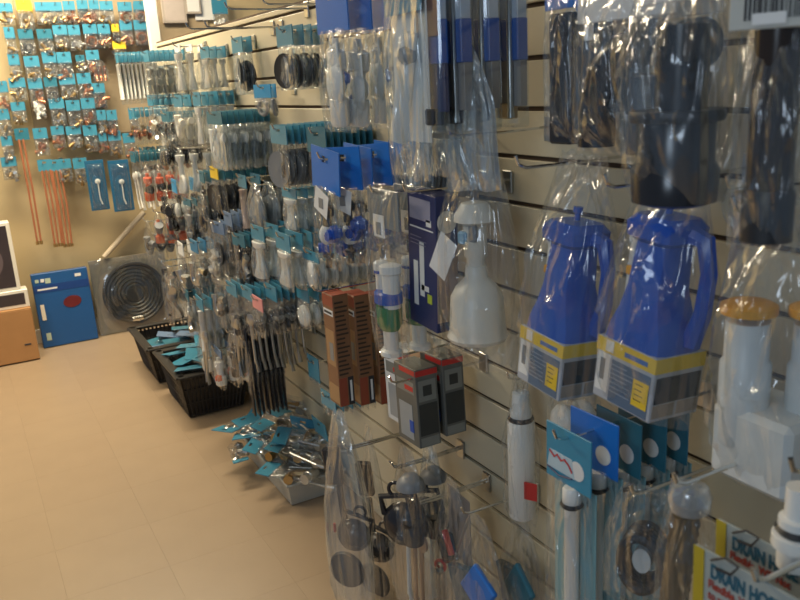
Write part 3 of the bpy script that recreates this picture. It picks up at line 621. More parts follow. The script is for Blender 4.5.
# lever in big milky bag
p = at(424, -30, X=.78); q = at(424, 170, X=.78); hh_ = p.z - q.z
for i in range(2):
    o = thing('flush_lever_pack', ('teal-headed milky bag with a slanting white lever and grey knob', 'second milky lever bag tucked behind the teal-headed one')[i], 'lever pack', (.78 + .06 * i, p.y + .085, p.z), RZ - .08 + .1 * i)
    part('header_card', lib('header_card', header_fn, teal, smooth=False), o, (0, 0, .02), (0, 0, 0), (.16, .003, .085))
    bagpart(o, .175, .05, hh_ + .02, .0, 3 + i, .92, FILMH)
    part('lever_arm', B().tube([(.03, 0, -.10), (.01, -.004, -.17), (-.045, 0, -.30)], [.015, .017, .02], 10, .6).mesh('lever_arm', white, True), o)
    part('knob', B().lathe([(.004, -.02), (.016, -.018), (.018, 0), (.012, .008)], (.02, -.01, -.14), 14, 'Y').mesh('knob', grey, True), o)
    part('backing_card', B().box((0, .012, -.17), (.155, .002, .26), .001).mesh('backing_card', paper), o)
    if i == 0: hook(.75, p.y + .085, p.z, 'wire hook for the milky lever bags')
# boxy tube packs with a blue band
p = at(523, 127, X=.965); zt = at(523, -34, X=.965).z; H = zt - p.z
for i in range(1, 5):
    X = .795 if i == 1 else .715 + i * .0625
    o = thing('tube_kit_pack', ('', 'outermost blue-banded tube kit, beside the milky lever bag', 'blue-banded clear tube kit, second from the milky lever bag', 'blue-banded clear tube kit, third from the milky lever bag', 'blue-banded clear tube kit nearest the bare slats, brass-coloured foot')[i], 'tube kit', (X, p.y + .045, zt), RZ + (.03, -.03, .02, -.02, .04)[i], 'tall blue-banded tube kits on the upper row')
    w_, t_ = .088, (.018 if i == 1 else .036)
    part('clear_case', B().box((0, 0, -H / 2), (w_, t_, H), .004).mesh('clear_case', FILMS), o)
    part('head_card', B().box((0, .004, -.045), (w_ * .9, (.012 if i == 1 else .022), .085), .001).mesh('head_card', mat('pale_head_card', (.50, .56, .66), .4)), o)
    part('blue_band', B().box((0, .004, -.125), (w_ * .92, (.014 if i == 1 else .024), .075), .001).mesh('blue_band', mat('deep_blue_band', (.015, .10, .42), .35)), o)
    part('silver_sleeve', B().box((0, .006, -.205), (w_ * .9, t_ * .5, .085), .001).mesh('silver_sleeve', mat('silver_grey_card', (.30, .28, .27), .35) if i > 1 else navy), o)
    if i == 1: part('brown_panel', B().box((0, -.0075, -.06), (w_ * .9, .002, .11), .0005).mesh('brown_panel', mat('red_brown_card', (.26, .13, .09), .4)), o)
    for s in ((-.018, .018) if i > 1 else ()): shape('tube', (white, steel)[s > 0], o, (s, -.009, -H * .52), (0, 0, 0), (.55, .55, H * .84))
    part('dark_foot', B().box((0, 0, -H + .03), (.03, .026, .03), .003).mesh('dark_foot', brass if i == 4 else ink), o)
hook(.745, p.y + .045, zt, 'wire hook for the tall blue-banded tube kits')

# --- pale hose coils below, on the third groove
stack('grey_loop_pack', 'clear bag of loosely coiled grey hose below the milky lever bags', 'hose pack', 432, 128, 205, Xf=.90, w=.15, n=3, dx=.05, t=.045, hh=.02, hm=None, content=(('coil', grey, 1, 1.9), ('washer', frost, 1, 2.0)), film_m=FILMH)
stack('blue_fold_pack', 'bright blue header folded over black and blue valve parts, second tier', 'valve pack', 338, 150, 268, Xf=.80, w=.16, n=6, dx=.045, t=.042, hh=.105, hm=blue, content=(('fill_valve', black, 1, .7), ('nut', bluep, 3, 1.6), ('float_ball', paper, 1, .9)), jit=.12)
_f = [o for o in COL.objects if o.name.split('.')[0] == 'blue_fold_pack']
for k, o in enumerate(_f):
    o.rotation_euler = (0, (.10, -.05, .06, -.08, .04, 0)[k % 6], o.rotation_euler.z)
    if k < 2:
        part('white_label', B().box((.02, -.024, -.10), (.075, .001, .06), .0005, Matrix.Rotation(.25, 3, 'Y')).mesh('white_label', paper), o, label='white paper label below the blue header')
        part('label_picture', B().box((.02, -.0252, -.102), (.024, .001, .026), .0003).mesh('label_picture', grey), o)
stack('shadow_disc_pack', 'dark disc pack hanging beside the navy card box', 'disc pack', 446, 196, 250, Xf=.95, w=.12, n=2, dx=.05, t=.045, hh=.02, hm=None, content=(('float_ball', cream, 1, 1.2),))

# green and blue ended white pipes in a bag
p = at(398, 196, X=.80); q = at(398, 364, X=.80)
for i in range(2):
    o = thing('flush_valve_pack', ('clear bag with white pipes, blue collars and a green cylinder', 'rear clear bag with blue collars and a green cylinder, next to the navy box')[i], 'valve pack', (.80 + .075 * i, p.y + .07, p.z), RZ + .1 * i)
    Hh = p.z - q.z
    bagpart(o, .15, .065, Hh, .01, 6 + i, .9, FILM)
    part('header_card', B().box((0, 0, -.035), (.14, .003, .085), .001).mesh('header_card', mat('grey_clear_card', (.16, .19, .21), .3)), o)
    part('printed_label', B().box((-.02, -.003, -.075), (.05, .002, .05), .0005).mesh('printed_label', paper), o)
    part('small_picture', B().box((-.02, -.0045, -.08), (.022, .001, .028)).mesh('small_picture', grey), o)
    for s, r in ((-.028, .014), (.016, .02)):
        part('white_pipe', B().lathe([(r * .8, 0), (r * 1.25, -.004), (r * 1.25, -.02), (r, -.024), (r, -.10)], (s, 0, -.155), 14).mesh('white_pipe', white, True), o)
    part('blue_collar', B().lathe([(.034, -.012), (.038, -.01), (.038, .012), (.034, .016)], (0, 0, -.235), 18).mesh('blue_collar', bluep, True), o, scale=(1, .8, 1))
    part('blue_cap', B().lathe([(.017, -.012), (.017, .010)], (-.028, 0, -.17), 14).mesh('blue_cap', bluep, True), o)
    part('green_cylinder', B().lathe([(.034, .012), (.034, -.03), (.024, -.045)], (0, 0, -.265), 18).mesh('green_cylinder', green, True), o, scale=(1, .8, 1))
    part('grey_foot', B().lathe([(.02, .02), (.02, -.03), (.03, -.035), (.03, -.045)], (0, 0, -.325), 14).mesh('grey_foot', frost, True), o, scale=(1, .8, 1))
hook(.77, p.y + .07, p.z, 'wire hook for the bags with green cylinders')

# navy boxes
p = at(435, 196, X=.84); q = at(435, 332, X=.84); Hh = p.z - q.z
o = thing('navy_box', 'tall narrow navy box printed with white tubes, hanging beside the cream valve bag', 'box', (.868, p.y + .058, p.z), RZ)
o.rotation_euler = (0, .05, RZ)
w_, t_ = .115, .055
part('carton', B().box((0, 0, -Hh / 2), (w_, t_, Hh), .0015).mesh('carton', navy), o)
lab_front(o, t_, -.005, -.035, .085, .045, mat('lilac_grey_print', (.30, .30, .40), .4))
lab_front(o, t_, .03, -.06, .02, .014, paper); lab_front(o, t_, 0, -.075, .095, .003, paper)
lab_front(o, t_, -.026, -.20, .018, .10, frost); lab_front(o, t_, .0, -.165, .018, .12, frost); lab_front(o, t_, .012, -.205, .03, .012, frost)
lab_front(o, t_, .03, -.225, .018, .02, mat('lime_print', (.45, .55, .05), .4), label='small lime green oval')
lines(o, t_, -.01, -.095, .07, 3, .008, mat('dim_print', (.2, .2, .28), .5))
lab_side(o, w_, 0, -.19, t_ * .94, Hh - .13, mat('salmon_grey_card', (.36, .27, .22), .5))
part('picture_ball', B().lathe([(.002, -.0012), (.024, -.0008), (.024, .0004)], (w_ / 2, 0, -.055), 18, 'X').mesh('picture_ball', cream), o, label='cream ball seen on the side of the box')
hook(.80, p.y + .06, p.z + .004, 'wire hook for the tall navy box')

# --- cream fill valve
p = at(474, 150, X=.88); q = at(474, 356, X=.88); Hh = p.z - q.z
o = thing('cream_valve_pack', 'cream plastic bell-shaped valve in a large crumpled clear bag', 'valve pack', (p.x, p.y, p.z), RZ + .15)
vroot = o
o = part('valve', B().lathe([(.010, -.30), (.010, -.09)], seg=8).mesh('valve', cream), vroot, (-.004, 0, -.012), (0, 0, 0), 1.17)
part('valve_cap', B().lathe([(.004, .012), (.022, .008), (.034, -.010), (.036, -.022), (.026, -.026), (.020, -.03)], (0, 0, -.085), 22).mesh('valve_cap', cream, True), o)
part('neck', B().lathe([(.020, 0), (.020, -.055), (.016, -.06), (.016, -.085)], (0, 0, -.112), 18).mesh('neck', cream, True), o)
part('blue_clip', B().box((-.008, -.02, -.135), (.020, .012, .022), .003).mesh('blue_clip', mat('pale_blue_plastic', (.22, .42, .60), .4)), o, label='pale blue clip')
part('grey_clip', B().box((.014, -.018, -.125), (.016, .01, .03), .003).mesh('grey_clip', grey), o)
part('bell', B().lathe([(.018, 0), (.020, -.02), (.036, -.036), (.046, -.055), (.050, -.115), (.054, -.125), (.050, -.132), (.012, -.133)], (0, 0, -.185), 26).mesh('bell', cream, True), o)
part('instruction_sheet', B().box((-.030, -.048, -.165), (.045, .001, .075), .0004, Matrix.Rotation(.5, 3, 'Y')).mesh('instruction_sheet', paper), o)
o = vroot
bagpart(o, .21, .125, Hh + .03, .02, 11, .5, FILM)
part('bag_neck', bag_mesh(12, FILMX, 12, 16, .25), o, (-.005, -.02, .205), (0, -.08, 0), (.15, .03, .28))
hook(p.x - .06, p.y, p.z + .03, 'wire hook for the cream valve bag')

# --- blue tool packs with yellow-banded card
def tool_pack(label, cx, cyb, X, px_l, seed, rz=0, back=True):
    c = at(cx, cyb, X=X); L = at(px_l, cyb - (cx - px_l) * .62, X=X)
    w_, t_ = .118, .098
    top = at(cx - 6, cyb - 215, X=X).z
    o = thing('repair_kit_pack', label, 'repair kit', (X + t_ / 2, c.y + w_ / 2, top), RZ + rz)
    zb = c.z - top; hb = .098                       # bottom, height of the printed card
    part('printed_sleeve', B().box((0, 0, zb + hb / 2), (w_, t_, hb), .0015).mesh('printed_sleeve', mat('pale_grey_print', (.42, .45, .50), .4)), o)
    zc = zb + hb
    for fn, dd, a in ((lab_front, t_, w_), (lab_side, w_, t_)):
        fn(o, dd, 0, zc - .012, a * 1.004, .022, yellow, 'yellow_band')
    lab_front(o, t_, -.042, zc - .055, .026, .060, paper); lab_front(o, t_, -.043, zc - .050, .010, .034, grey, d=.0012)
    lab_front(o, t_, .014, zc - .062, .078, .066, mat('slate_print', (.09, .15, .24), .4))
    lab_front(o, t_, .037, zc - .062, .030, .040, yellow, d=.0014)
    lab_front(o, t_, -.032, zc - .011, .016, .018, paper, d=.0014); lab_front(o, t_, .022, zc - .013, .045, .007, mat('blue_print', (.06, .16, .45), .4), d=.0014)
    lines(o, t_, .0, zc - .036, .05, 7, .007, mat('pale_print', (.30, .36, .45), .5), th=.0012)
    lines(o, t_, .037, zc - .048, .022, 4, .008, ink, th=.0012, seed=4)
    lab_side(o, w_, 0, zc - .050, t_ * .9, .040, mat('charcoal_print', (.035, .045, .06), .4))
    for s in (-.024, .024): lab_side(o, w_, s, zc - .082, t_ * .43, .020, mat('beige_print', (.33, .29, .25), .5))
    # blue moulded body: flaring skirt, waist, hooded head
    def ringr(z, hw, ht, ox=0, oy=0, n=6):
        r = []
        for sx, sy, a0 in ((1, 1, 0), (-1, 1, PI / 2), (-1, -1, PI), (1, -1, 1.5 * PI)):
            q = min(hw, ht) * .35
            for k in range(3):
                a = a0 + PI / 2 * k / 2
                r.append((ox + sx * (hw - q) + q * math.cos(a), oy + sy * (ht - q) + q * math.sin(a), z))
        return r
    prof = [(zc, .057, .047, 0), (zc + .02, .054, .045, 0), (zc + .05, .042, .040, .0), (zc + .085, .033, .034, -.002), (zc + .15, .030, .030, .0), (zc + .17, .030, .030, .0)]
    part('blue_body', B().rings([ringr(z, a, b_, ox) for z, a, b_, ox in prof]).mesh('blue_body', bluep, True), o)
    hz = zc + .17
    part('blue_head', B().rings([ringr(hz - .020, .030, .030, .0), ringr(hz - .012, .044, .040, .0), ringr(hz + .008, .046, .042, .0), ringr(hz + .020, .036, .032, .0)]).mesh('blue_head', bluep, True), o)
    part('pull_handle', B().tube([(.030, .005, hz), (.062, .010, hz - .006), (.070, .016, hz - .05), (.066, .02, zc + .06), (.052, .02, zc + .012)], [.016, .014, .012, .013, .016], 8).mesh('pull_handle', bluep, True), o, label='dark blue arched handle')
    part('top_pin', B().lathe([(.005, 0), (.005, .012), (.008, .013), (.008, .022)], (0, 0, hz + .022), 10).mesh('top_pin', bluep, True), o)
    part('white_tube', B().lathe([(.014, 0), (.016, .01), (.013, .012), (.013, .15), (.016, .155), (.016, .17)], (-.048, .0, zc - .01), 14).mesh('white_tube', frost, True), o)
    part('yellow_clip', B().box((-.044, -.016, zc + .10), (.014, .008, .014), .002).mesh('yellow_clip', amber), o)
    part('white_base', B().lathe([(.024, -.07), (.028, -.06), (.028, .02), (.02, .03)], (-.052, .022, zb + .045), 16).mesh('white_base', frost, True), o)
    bagpart(o, .180, .135, -zb + .045 + .01, .045, seed, .62, FILM)
    M_ = Matrix.Rotation(math.radians(6), 3, ray(cx, cyb).normalized()) @ Matrix.Rotation(RZ + rz, 3, 'Z')
    o.rotation_euler = M_.to_euler(); o.location = c - M_ @ Vector((w_ / 2, -t_ / 2, zb))
    if back: hook(X - .035, c.y + w_ / 2, top + .028, 'wire hook for the %s' % label.split(',')[0])
    return o
tool_pack('blue repair kit with yellow-banded card, hanging beside the cream valve', 558, 402, .80, 512, 13)
tool_pack('larger-looking blue repair kit, second from the cream valve', 648, 424, .80, 602, 14, .03)

# --- frosted flush kit with amber collars
c = at(756, 495, X=.80)
o = thing('frosted_kit_pack', 'tall frosted white tank kit with amber collars in a clear bag', 'tank kit', (.86, c.y + .02, at(742, 215, X=.80).z), RZ)
top = o.location.z; zb = c.z - top
for s, y_ in ((-.030, -.03), (.03, .02)):
    part('frosted_tube', B().lathe([(.028, 0), (.031, .006), (.031, .11), (.027, .115), (.027, .165)], (s, y_, zb + .045), 20).mesh('frosted_tube', frost, True), o)
    part('amber_collar', B().lathe([(.026, 0), (.034, .002), (.034, .012), (.026, .016)], (s, y_, zb + .218), 20).mesh('amber_collar', amber, True), o)
part('frosted_tank', B().box((0, -.005, zb + .05), (.115, .105, .10), .008).mesh('frosted_tank', frost), o)
bagpart(o, .19, .15, -zb + .03, .02, 15, .7, FILM)
hook(.75, c.y + .02, top + .01, 'wire hook for the frosted tank kit')
p = at(731, 192, X=.86)
o = thing('pipe_cup_pack', 'clear ringed cup with a pinkish white sleeve behind the black coupling', 'pipe cup', (.90, p.y, p.z), RZ)
part('sleeve', B().lathe([(.018, -.055), (.020, -.05), (.020, -.01), (.024, -.006), (.024, 0)], (0, 0, -.008), 18).mesh('sleeve', mat('pinkish_white', (.62, .54, .50), .4), True), o)
part('clear_ring', B().ring(.034, .006, (0, -.006, -.022), 'Y', 26).mesh('clear_ring', FILMS, True), o)
hook(.85, p.y, p.z + .002, 'wire hook for the clear ringed cup')

# --- black goods, top right
def black_pack(label, px, X, py, pyb, w, n, hm, seed, build, dx=.06, jit=.05, fm=None, hh=.075, t=.05, name='black_fitting_pack', top=.85, rz=0):
    p = at(px, py, X=X); q = at(px, pyb, X=X); H = p.z - q.z
    for i in range(n):
        l_ = label if i == 0 else 'rear ' + label
        o = thing(name, l_, 'fitting pack', (X + i * dx, p.y + w / 2, p.z), RZ + rz + jit * (-1) ** i * (i > 0), None)
        if hm: part('header_card', B().box((0, -.001, -hh / 2 + .02), (w * .94, .003, hh), .001).mesh('header_card', hm), o)
        bagpart(o, w, t, H, .012, seed + i, top, fm or FILM); build(o, H, t, w)
    hook(X - .03, p.y + w / 2, p.z + .004, 'wire hook for the ' + ' '.join(label.split()[:10]))
def bchan(o, H, t, w):
    part('black_channel', B().box((-.022, 0, -H * .60), (.052, t * .6, H * .74), .004).mesh('black_channel', blackp), o)
    part('black_block', B().box((.026, .004, -H * .56), (.040, t * .45, H * .44), .004).mesh('black_block', black), o)
    part('price_tag', B().box((.042, -.012, -H * .31), (.020, .001, .045), .0003).mesh('price_tag', paper), o)
black_pack('blue-headed clear pack with a long flat black channel beside bare slats', 612, .86, -40, 152, .15, 2, blue, 20, bchan, hh=.075)
def belbow(o, H, t, w):
    part('black_elbow', B().tube([(.05, 0, -H * .40), (.0, 0, -H * .42), (-.035, 0, -H * .52), (-.05, 0, -H * .70), (-.05, 0, -H * .92)], .026, 14).mesh('black_elbow', blackp, True), o)
    part('black_cap', B().lathe([(.030, -.02), (.033, -.015), (.033, .015), (.030, .02)], (.045, 0, -H * .40), 18, 'X').mesh('black_cap', black, True), o)
    part('black_sleeve', B().lathe([(.024, -.05), (.026, .05)], (.03, .01, -H * .75), 16).mesh('black_sleeve', black, True), o)
black_pack('white-headed clear bag with a fat black elbow', 684, .80, -46, 168, .19, 2, paper, 22, belbow, hh=.085, t=.075, dx=.085)
def bwide(o, H, t, w):
    part('black_cup', B().lathe([(.030, -.05), (.046, -.045), (.048, -.01), (.042, 0), (.042, .05)], (0, 0, -H * .80), 24).mesh('black_cup', blackp, True), o)
    part('black_flange', B().lathe([(.050, -.006), (.052, .0), (.050, .006)], (0, 0, -H * .62), 24).mesh('black_flange', black, True), o)
    part('black_stem', B().lathe([(.028, -.05), (.028, .05)], (0.005, 0, -H * .46), 18).mesh('black_stem', blackp, True), o)
black_pack('wide shiny clear bag with a black cup-shaped drain part', 738, .70, -62, 218, .135, 1, paper, 25, bwide, hh=.07, t=.11, name='drain_cup_pack')
# black pipe with coupling and barcode header
p = at(784, -30, X=.68); q = at(784, 246, X=.68); H = p.z - q.z
o = thing('black_pipe_pack', 'glossy black pipe with a wider coupling under a barcode header', 'pipe pack', (.68, p.y, p.z), RZ + .25)
rp = .0215
part('pipe', B().lathe([(rp, 0), (rp, -H * .62)], (0, 0, -H * .20), 26).mesh('pipe', mat('brown_black_plastic', (.028, .018, .012), .16), True), o)
part('coupling', B().lathe([(rp * 1.06, 0), (rp * 1.12, -.004), (rp * 1.12, -H * .20), (rp * .9, -H * .2)], (0, 0, -H * .79), 26).mesh('coupling', black, True), o)
part('header_card', B().box((0, -.022, -H * .09), (.075, .003, H * .22), .001).mesh('header_card', mat('grey_white_card', (.50, .51, .47), .5)), o)
b = B(); x = -.022; rr = random.Random(5)
while x < .030:
    a = rr.choice((.0008, .0014, .0022)); b.box((x, -.0242, -H * .115), (a, .0006, .026)); x += a + rr.choice((.001, .0018))
part('barcode', b.mesh('barcode', ink), o)
part('price_sticker', B().box((.0, -.0248, -H * .165), (.030, .0006, .010)).mesh('price_sticker', paper), o)
part('bag', bag_mesh(5, FILM, 14, 20, .9), o, (0, 0, -.01), (0, 0, 0), (.078, .058, H * .98))
hook(.65, p.y, p.z + .002, 'wire hook for the glossy black pipe')

# --- cartons
p = at(352, 297, X=.86); q = at(352, 401, X=.86); H = p.z - q.z
for i in range(3):
    X = (.825, .888, .948)[i]; w_, t_ = .066, .045
    o = thing('brown_carton', ('tall brown printed carton with red end panels, outermost of three', 'tall brown printed carton, middle of three on one hook', 'tall brown printed carton nearest the slats, mostly hidden')[i], 'carton', (X, p.y + w_ / 2, p.z + (.012, 0, -.012)[i]), RZ + (.02, -.02, .03)[i], 'brown cartons on one hook')
    part('carton', B().box((0, 0, -H / 2), (w_, t_, H), .0015).mesh('carton', brown), o)
    part('red_top', B().box((0, 0, .0006), (w_ * .98, t_ * .96, .0012)).mesh('red_top', mat('dull_red_print', (.32, .07, .035), .45)), o)
    lab_front(o, t_, 0, -.018, w_ * .96, .030, mat('dull_red_print', (.32, .07, .035), .45), 'red_panel')
    lab_front(o, t_, .0, -.050, .055, .016, paper, d=.001); lab_front(o, t_, .0, -.050, .045, .006, ink, d=.0016)
    lab_front(o, t_, 0, -.15, .05, .10, mat('tan_picture', (.38, .22, .10), .5)); lab_front(o, t_, .005, -.16, .022, .05, grey, d=.0014)
    lab_front(o, t_, 0, -.28, w_ * .96, .05, mat('tan_picture', (.38, .22, .10), .5))
    lines(o, t_, 0, -.02, t_ * .86, 17, .0125, mat('brown_black_print', (.05, .03, .02), .5), side=w_, th=.005)
    lab_side(o, w_, -.01, -H + .042, t_ * .52, .080, mat('dull_red_print', (.32, .07, .035), .45)); lab_side(o, w_, .013, -H + .042, t_ * .36, .080, ink)
    lab_side(o, w_, .013, -H + .042, .006, .060, paper, d=.0014)
hook(.77, p.y + .05, p.z + .018, 'wire hook for the brown cartons')
p = at(414, 372, X=.86); q = at(421, 447, X=.86); H = p.z - q.z + .012
for i in range(3):
    X = (.925, .892, .967)[i]; w_, t_ = .105, .060
    dxy = (.118, 0, 0)[i]
    o = thing('grey_carton', ('small white and red carton behind the grey hanging cartons', 'dark grey hanging carton with red stripe and product picture, outer one', 'dark grey hanging carton with red stripe, nearest the slats')[i], 'carton', (X, p.y + w_ / 2 + dxy, p.z + (0, 0, .012)[i]), RZ, None if i == 0 else 'grey hanging cartons')
    o.rotation_euler = (0, -.04, RZ)
    part('carton', B().box((0, 0, -H / 2), (w_, t_, H), .0015).mesh('carton', greyc if i else paper), o)
    dk = mat('dark_picture_print', (.035, .04, .04), .35); lt = mat('light_grey_print', (.22, .23, .21), .4)
    lab_side(o, w_, 0, -.010, t_, .014, red, 'red_stripe'); lab_front(o, t_, .012, -.010, w_ * .7, .012, red, 'red_stripe')
    lab_side(o, w_, 0, -.055, t_ * .8, .052, lt); lab_side(o, w_, .0, -.055, t_ * .4, .026, dk, d=.0014); lab_side(o, w_, 0, -.128, t_ * .84, .080, dk); lab_side(o, w_, 0, -.185, t_ * .84, .022, lt)
    lab_front(o, t_, .0, -.05, w_ * .8, .03, lt); lab_front(o, t_, .018, -.052, .04, .012, red, d=.0014)
    lab_front(o, t_, -.005, -.14, w_ * .6, .09, mat('pale_picture_print', (.33, .36, .38), .4)); lab_front(o, t_, .02, -.15, .018, .03, bluep, d=.0014)
    part('hang_tab', B().box((0, 0, .018), (w_ * .6, .002, .036), .001).mesh('hang_tab', FILMS), o)
hook(.80, p.y + .05, p.z + .030, 'wire hook for the grey hanging cartons')

# --- white tube with red sticker
p = at(528, 388, X=.99); q = at(528, 524, X=.99); H = p.z - q.z
o = thing('white_tailpiece_pack', 'white plastic tube with a black seal and red sticker, against the slats', 'tube pack', (.985, p.y + .02, p.z), RZ)
part('neck', B().lathe([(.010, -.01), (.018, -.015), (.020, -.05), (.024, -.055), (.024, -.07)], (0, 0, 0), 18).mesh('neck', frost, True), o)
part('black_seal', B().lathe([(.026, -.006), (.029, 0), (.026, .006)], (0, 0, -.076), 20).mesh('black_seal', black, True), o)
part('tube', B().lathe([(.027, -.08), (.030, -.085), (.030, -H + .02), (.026, -H + .015)], (0, 0, 0), 22).mesh('tube', white, True), o)
part('red_sticker', B().box((.02, -.0285, -H * .70), (.030, .002, .042), .0005).mesh('red_sticker', red), o, rot=(0, 0, .55), loc=(.012, .004, 0))
bagpart(o, .085, .075, H + .02, .015, 16, .6, FILM)
hook(.95, p.y + .02, p.z + .018, 'wire hook for the white tube with red sticker')
stack('white_sleeve_small', 'small clear bag with white round cap, under first repair kit', 'cap pack', 578, 392, 448, Xf=.92, w=.08, n=2, dx=.05, t=.045, hh=.02, hm=None, content=(('float_ball', white, 1, 1.1),))

# --- blue-carded tailpieces
p = at(592, 446, X=.76); w_ = .105
for i in range(5):
    X = .76 + i * .052
    o = thing('tailpiece_pack', 'clear white-pipe pack under a %s' % ('teal-blue card with red script, frontmost of five', 'brighter plain blue card, second of five', 'blue card with a white oval, third of five', 'dark blue card, fourth of five', 'dark blue card, nearest the slats of five')[i], 'pipe pack', (X, p.y + w_ / 2, p.z + (0, .012, .0, -.004, -.006)[i]), RZ + (.0, .04, -.03, .03, -.02)[i], 'blue-carded white pipe packs')
    part('header_card', B().box((0, 0, -.042), (w_, .003, .095), .001).mesh('header_card', (mat('teal_blue_card', (.03, .26, .42), .35), blue, teal2, teal2, teal2)[i]), o)
    part('white_oval', B().lathe([(.016, 0), (.016, .0008)], (.022, -.0016, -.055), 18, 'Y').mesh('white_oval', paper), o, scale=(1, 1, 1), label='white oval on the card')
    if i == 0:
        part('pale_panel', B().box((-.016, -.0022, -.056), (.066, .001, .032), .0004, top=(.8, 1)).mesh('pale_panel', mat('pale_blue_print', (.45, .60, .68), .4)), o)
        b = B().tube([(-.042, -.003, -.042), (-.03, -.003, -.050), (-.024, -.003, -.044), (-.014, -.003, -.051), (-.006, -.003, -.046), (.004, -.003, -.052), (.012, -.003, -.062)], .0018, 6); part('red_script', b.mesh('red_script', red, True), o)
        part('dark_swash', B().tube([(-.048, -.003, -.072), (-.02, -.003, -.079), (.012, -.003, -.072)], .0014, 6).mesh('dark_swash', navy, True), o)
    tm_ = mat('aqua_sheet', (.22, .42, .46), .4)
    part('aqua_insert', B().box((0, .014, -.235), (w_ * .94, .0015, .29), .0004).mesh('aqua_insert', tm_), o)
    part('pipe', B().lathe([(.012, 0), (.015, -.004), (.015, -.026), (.012, -.03), (.012, -.26)], (.008, 0, -.088), 18).mesh('pipe', white, True), o)
    part('black_seal', B().lathe([(.016, -.004), (.019, 0), (.016, .004)], (.008, 0, -.118), 18).mesh('black_seal', black, True), o)
    bagpart(o, w_ * 1.02, .044, .31, -.08, 17 + i % 2, 1., FILM, hi=False)
hook(.73, p.y + w_ / 2, p.z - .006, 'wire hook for the blue-carded pipe packs')

# --- black washer roll, brown hose, drain hose cards
p = at(645, 505, X=.78); o = thing('rubber_ring_pack', 'ribbed black rubber ring around a pale core, low on the wall', 'ring pack', (.78, p.y, p.z + .02), RZ + .5)
b = B()
for k in range(5): b.ring(.034, .0075, (0, (k - 2) * .009, -.085), 'Y', 28, 8, 1)
part('ribbed_ring', b.mesh('ribbed_ring', black, True), o, scale=(.85, 1, 1.25))
part('pale_core', B().lathe([(.002, -.012), (.016, -.010), (.016, .010)], (0, 0, -.085), 18, 'Y').mesh('pale_core', frost, True), o, scale=(.85, 1, 1.25))
bagpart(o, .12, .07, .19, .01, 19, .5, FILM, hi=False); hook(.75, p.y, p.z + .022, 'wire hook for the ribbed black ring')
p = at(690, 490, X=.72); o = thing('brown_hose_pack', 'brown corrugated hose with a clear cup-shaped cap beside the yellow-edged card', 'hose pack', (.72, p.y, p.z), RZ + .1)
pts = [(.01, 0, -.02), (.005, 0, -.05), (-.006, 0, -.10), (-.014, 0, -.2)]
b = B(); prof = []
for k in range(26):
    z = -.018 - k * .007; prof.append((.0165 if k % 2 else .0185, z))
b.lathe(prof, seg=18); q_ = part('corrugated_hose', b.mesh('corrugated_hose', mat('brown_hose', (.12, .08, .035), .45), True), o, rot=(0, .10, 0))
part('clear_cap', B().lathe([(.010, .006), (.022, .004), (.027, -.008), (.024, -.026), (.019, -.03)], (0, 0, 0), 20).mesh('clear_cap', FILMX, True), o)
bagpart(o, .085, .06, .22, .012, 18, .6, FILM, hi=False); hook(.69, p.y, p.z + .012, 'wire hook for the brown corrugated hose')
dgreen = mat('blue_green_ink', (.01, .10, .16), .5); dred = mat('dull_red_ink', (.34, .045, .03), .5); lav = mat('pale_card', (.36, .40, .38), .5); ylw = mat('dull_yellow_card', (.45, .34, .02), .5)
for i, (pp, X) in enumerate((((704, 548), .585), ((726, 522), .66))):
    p = at(*pp, X=X); wc, hc = .175, .20
    o = thing('drain_hose_card', ('white card with yellow edge reading DRAIN HOSE in blue-green capitals', 'second DRAIN HOSE card tucked behind the yellow-edged one')[i], 'hose card', (X, p.y, p.z), RZ + .02)
    o.rotation_euler = (0, -.03, RZ)
    part('card', B().box((wc / 2 - .01, 0, -hc / 2), (wc, .003, hc), .0006).mesh('card', lav), o)
    part('yellow_edge', B().box((-.004, -.0022, -hc / 2), (.013, .0012, hc), .0003).mesh('yellow_edge', ylw), o)
    word(o, 'DRAIN HOSE', .010, -.0022, -.026, .0215, dgreen, bold=.0007, sx=.62)
    for k, tx in enumerate(('Flexible, Will Not', 'to meet most', 'Outlet Size')): word(o, tx, .008, -.0022, -.038 - k * .0125, .0125, dred, bold=.0003, sx=.8)
    lines(o, .003, .06, -.078, .10, 5, .011, dred, th=.004)
    part('hang_loop', B().tube([(.012, -.004, -.006), (.03, -.006, .006), (.045, -.006, .004), (.035, -.004, -.010), (.018, -.004, -.012)], .0014, 6).mesh('hang_loop', ink, True), o)
    b = B()
    for k in range(5): b.ring(.06, .009, (.075, .016 + k * .0, -.12 - k * .012), 'Y', 24, 7)
    part('grey_hose', b.mesh('grey_hose', grey, True), o)
    if i == 0: hook(X - .02, p.y - .07, p.z + .004, 'wire hook for the DRAIN HOSE cards')
p = at(800, 498, X=.66); o = thing('white_pipe_pack', 'white pipe end with a black seal above the DRAIN HOSE cards', 'pipe pack', (.66, p.y, p.z), RZ)
part('pipe', B().lathe([(.013, .012), (.013, -.02), (.018, -.022), (.018, -.030)], (0, 0, 0), 20).mesh('pipe', white, True), o)
part('black_seal', B().lathe([(.018, -.004), (.021, 0), (.018, .004)], (0, 0, -.034), 20).mesh('black_seal', black, True), o)
part('slip_nut', B().lathe([(.020, -.038), (.023, -.04), (.023, -.052), (.017, -.054), (.017, -.075)], (0, 0, 0), 20).mesh('slip_nut', white, True), o)
hook(.64, p.y, p.z + .028, 'wire hook for the white pipe end')

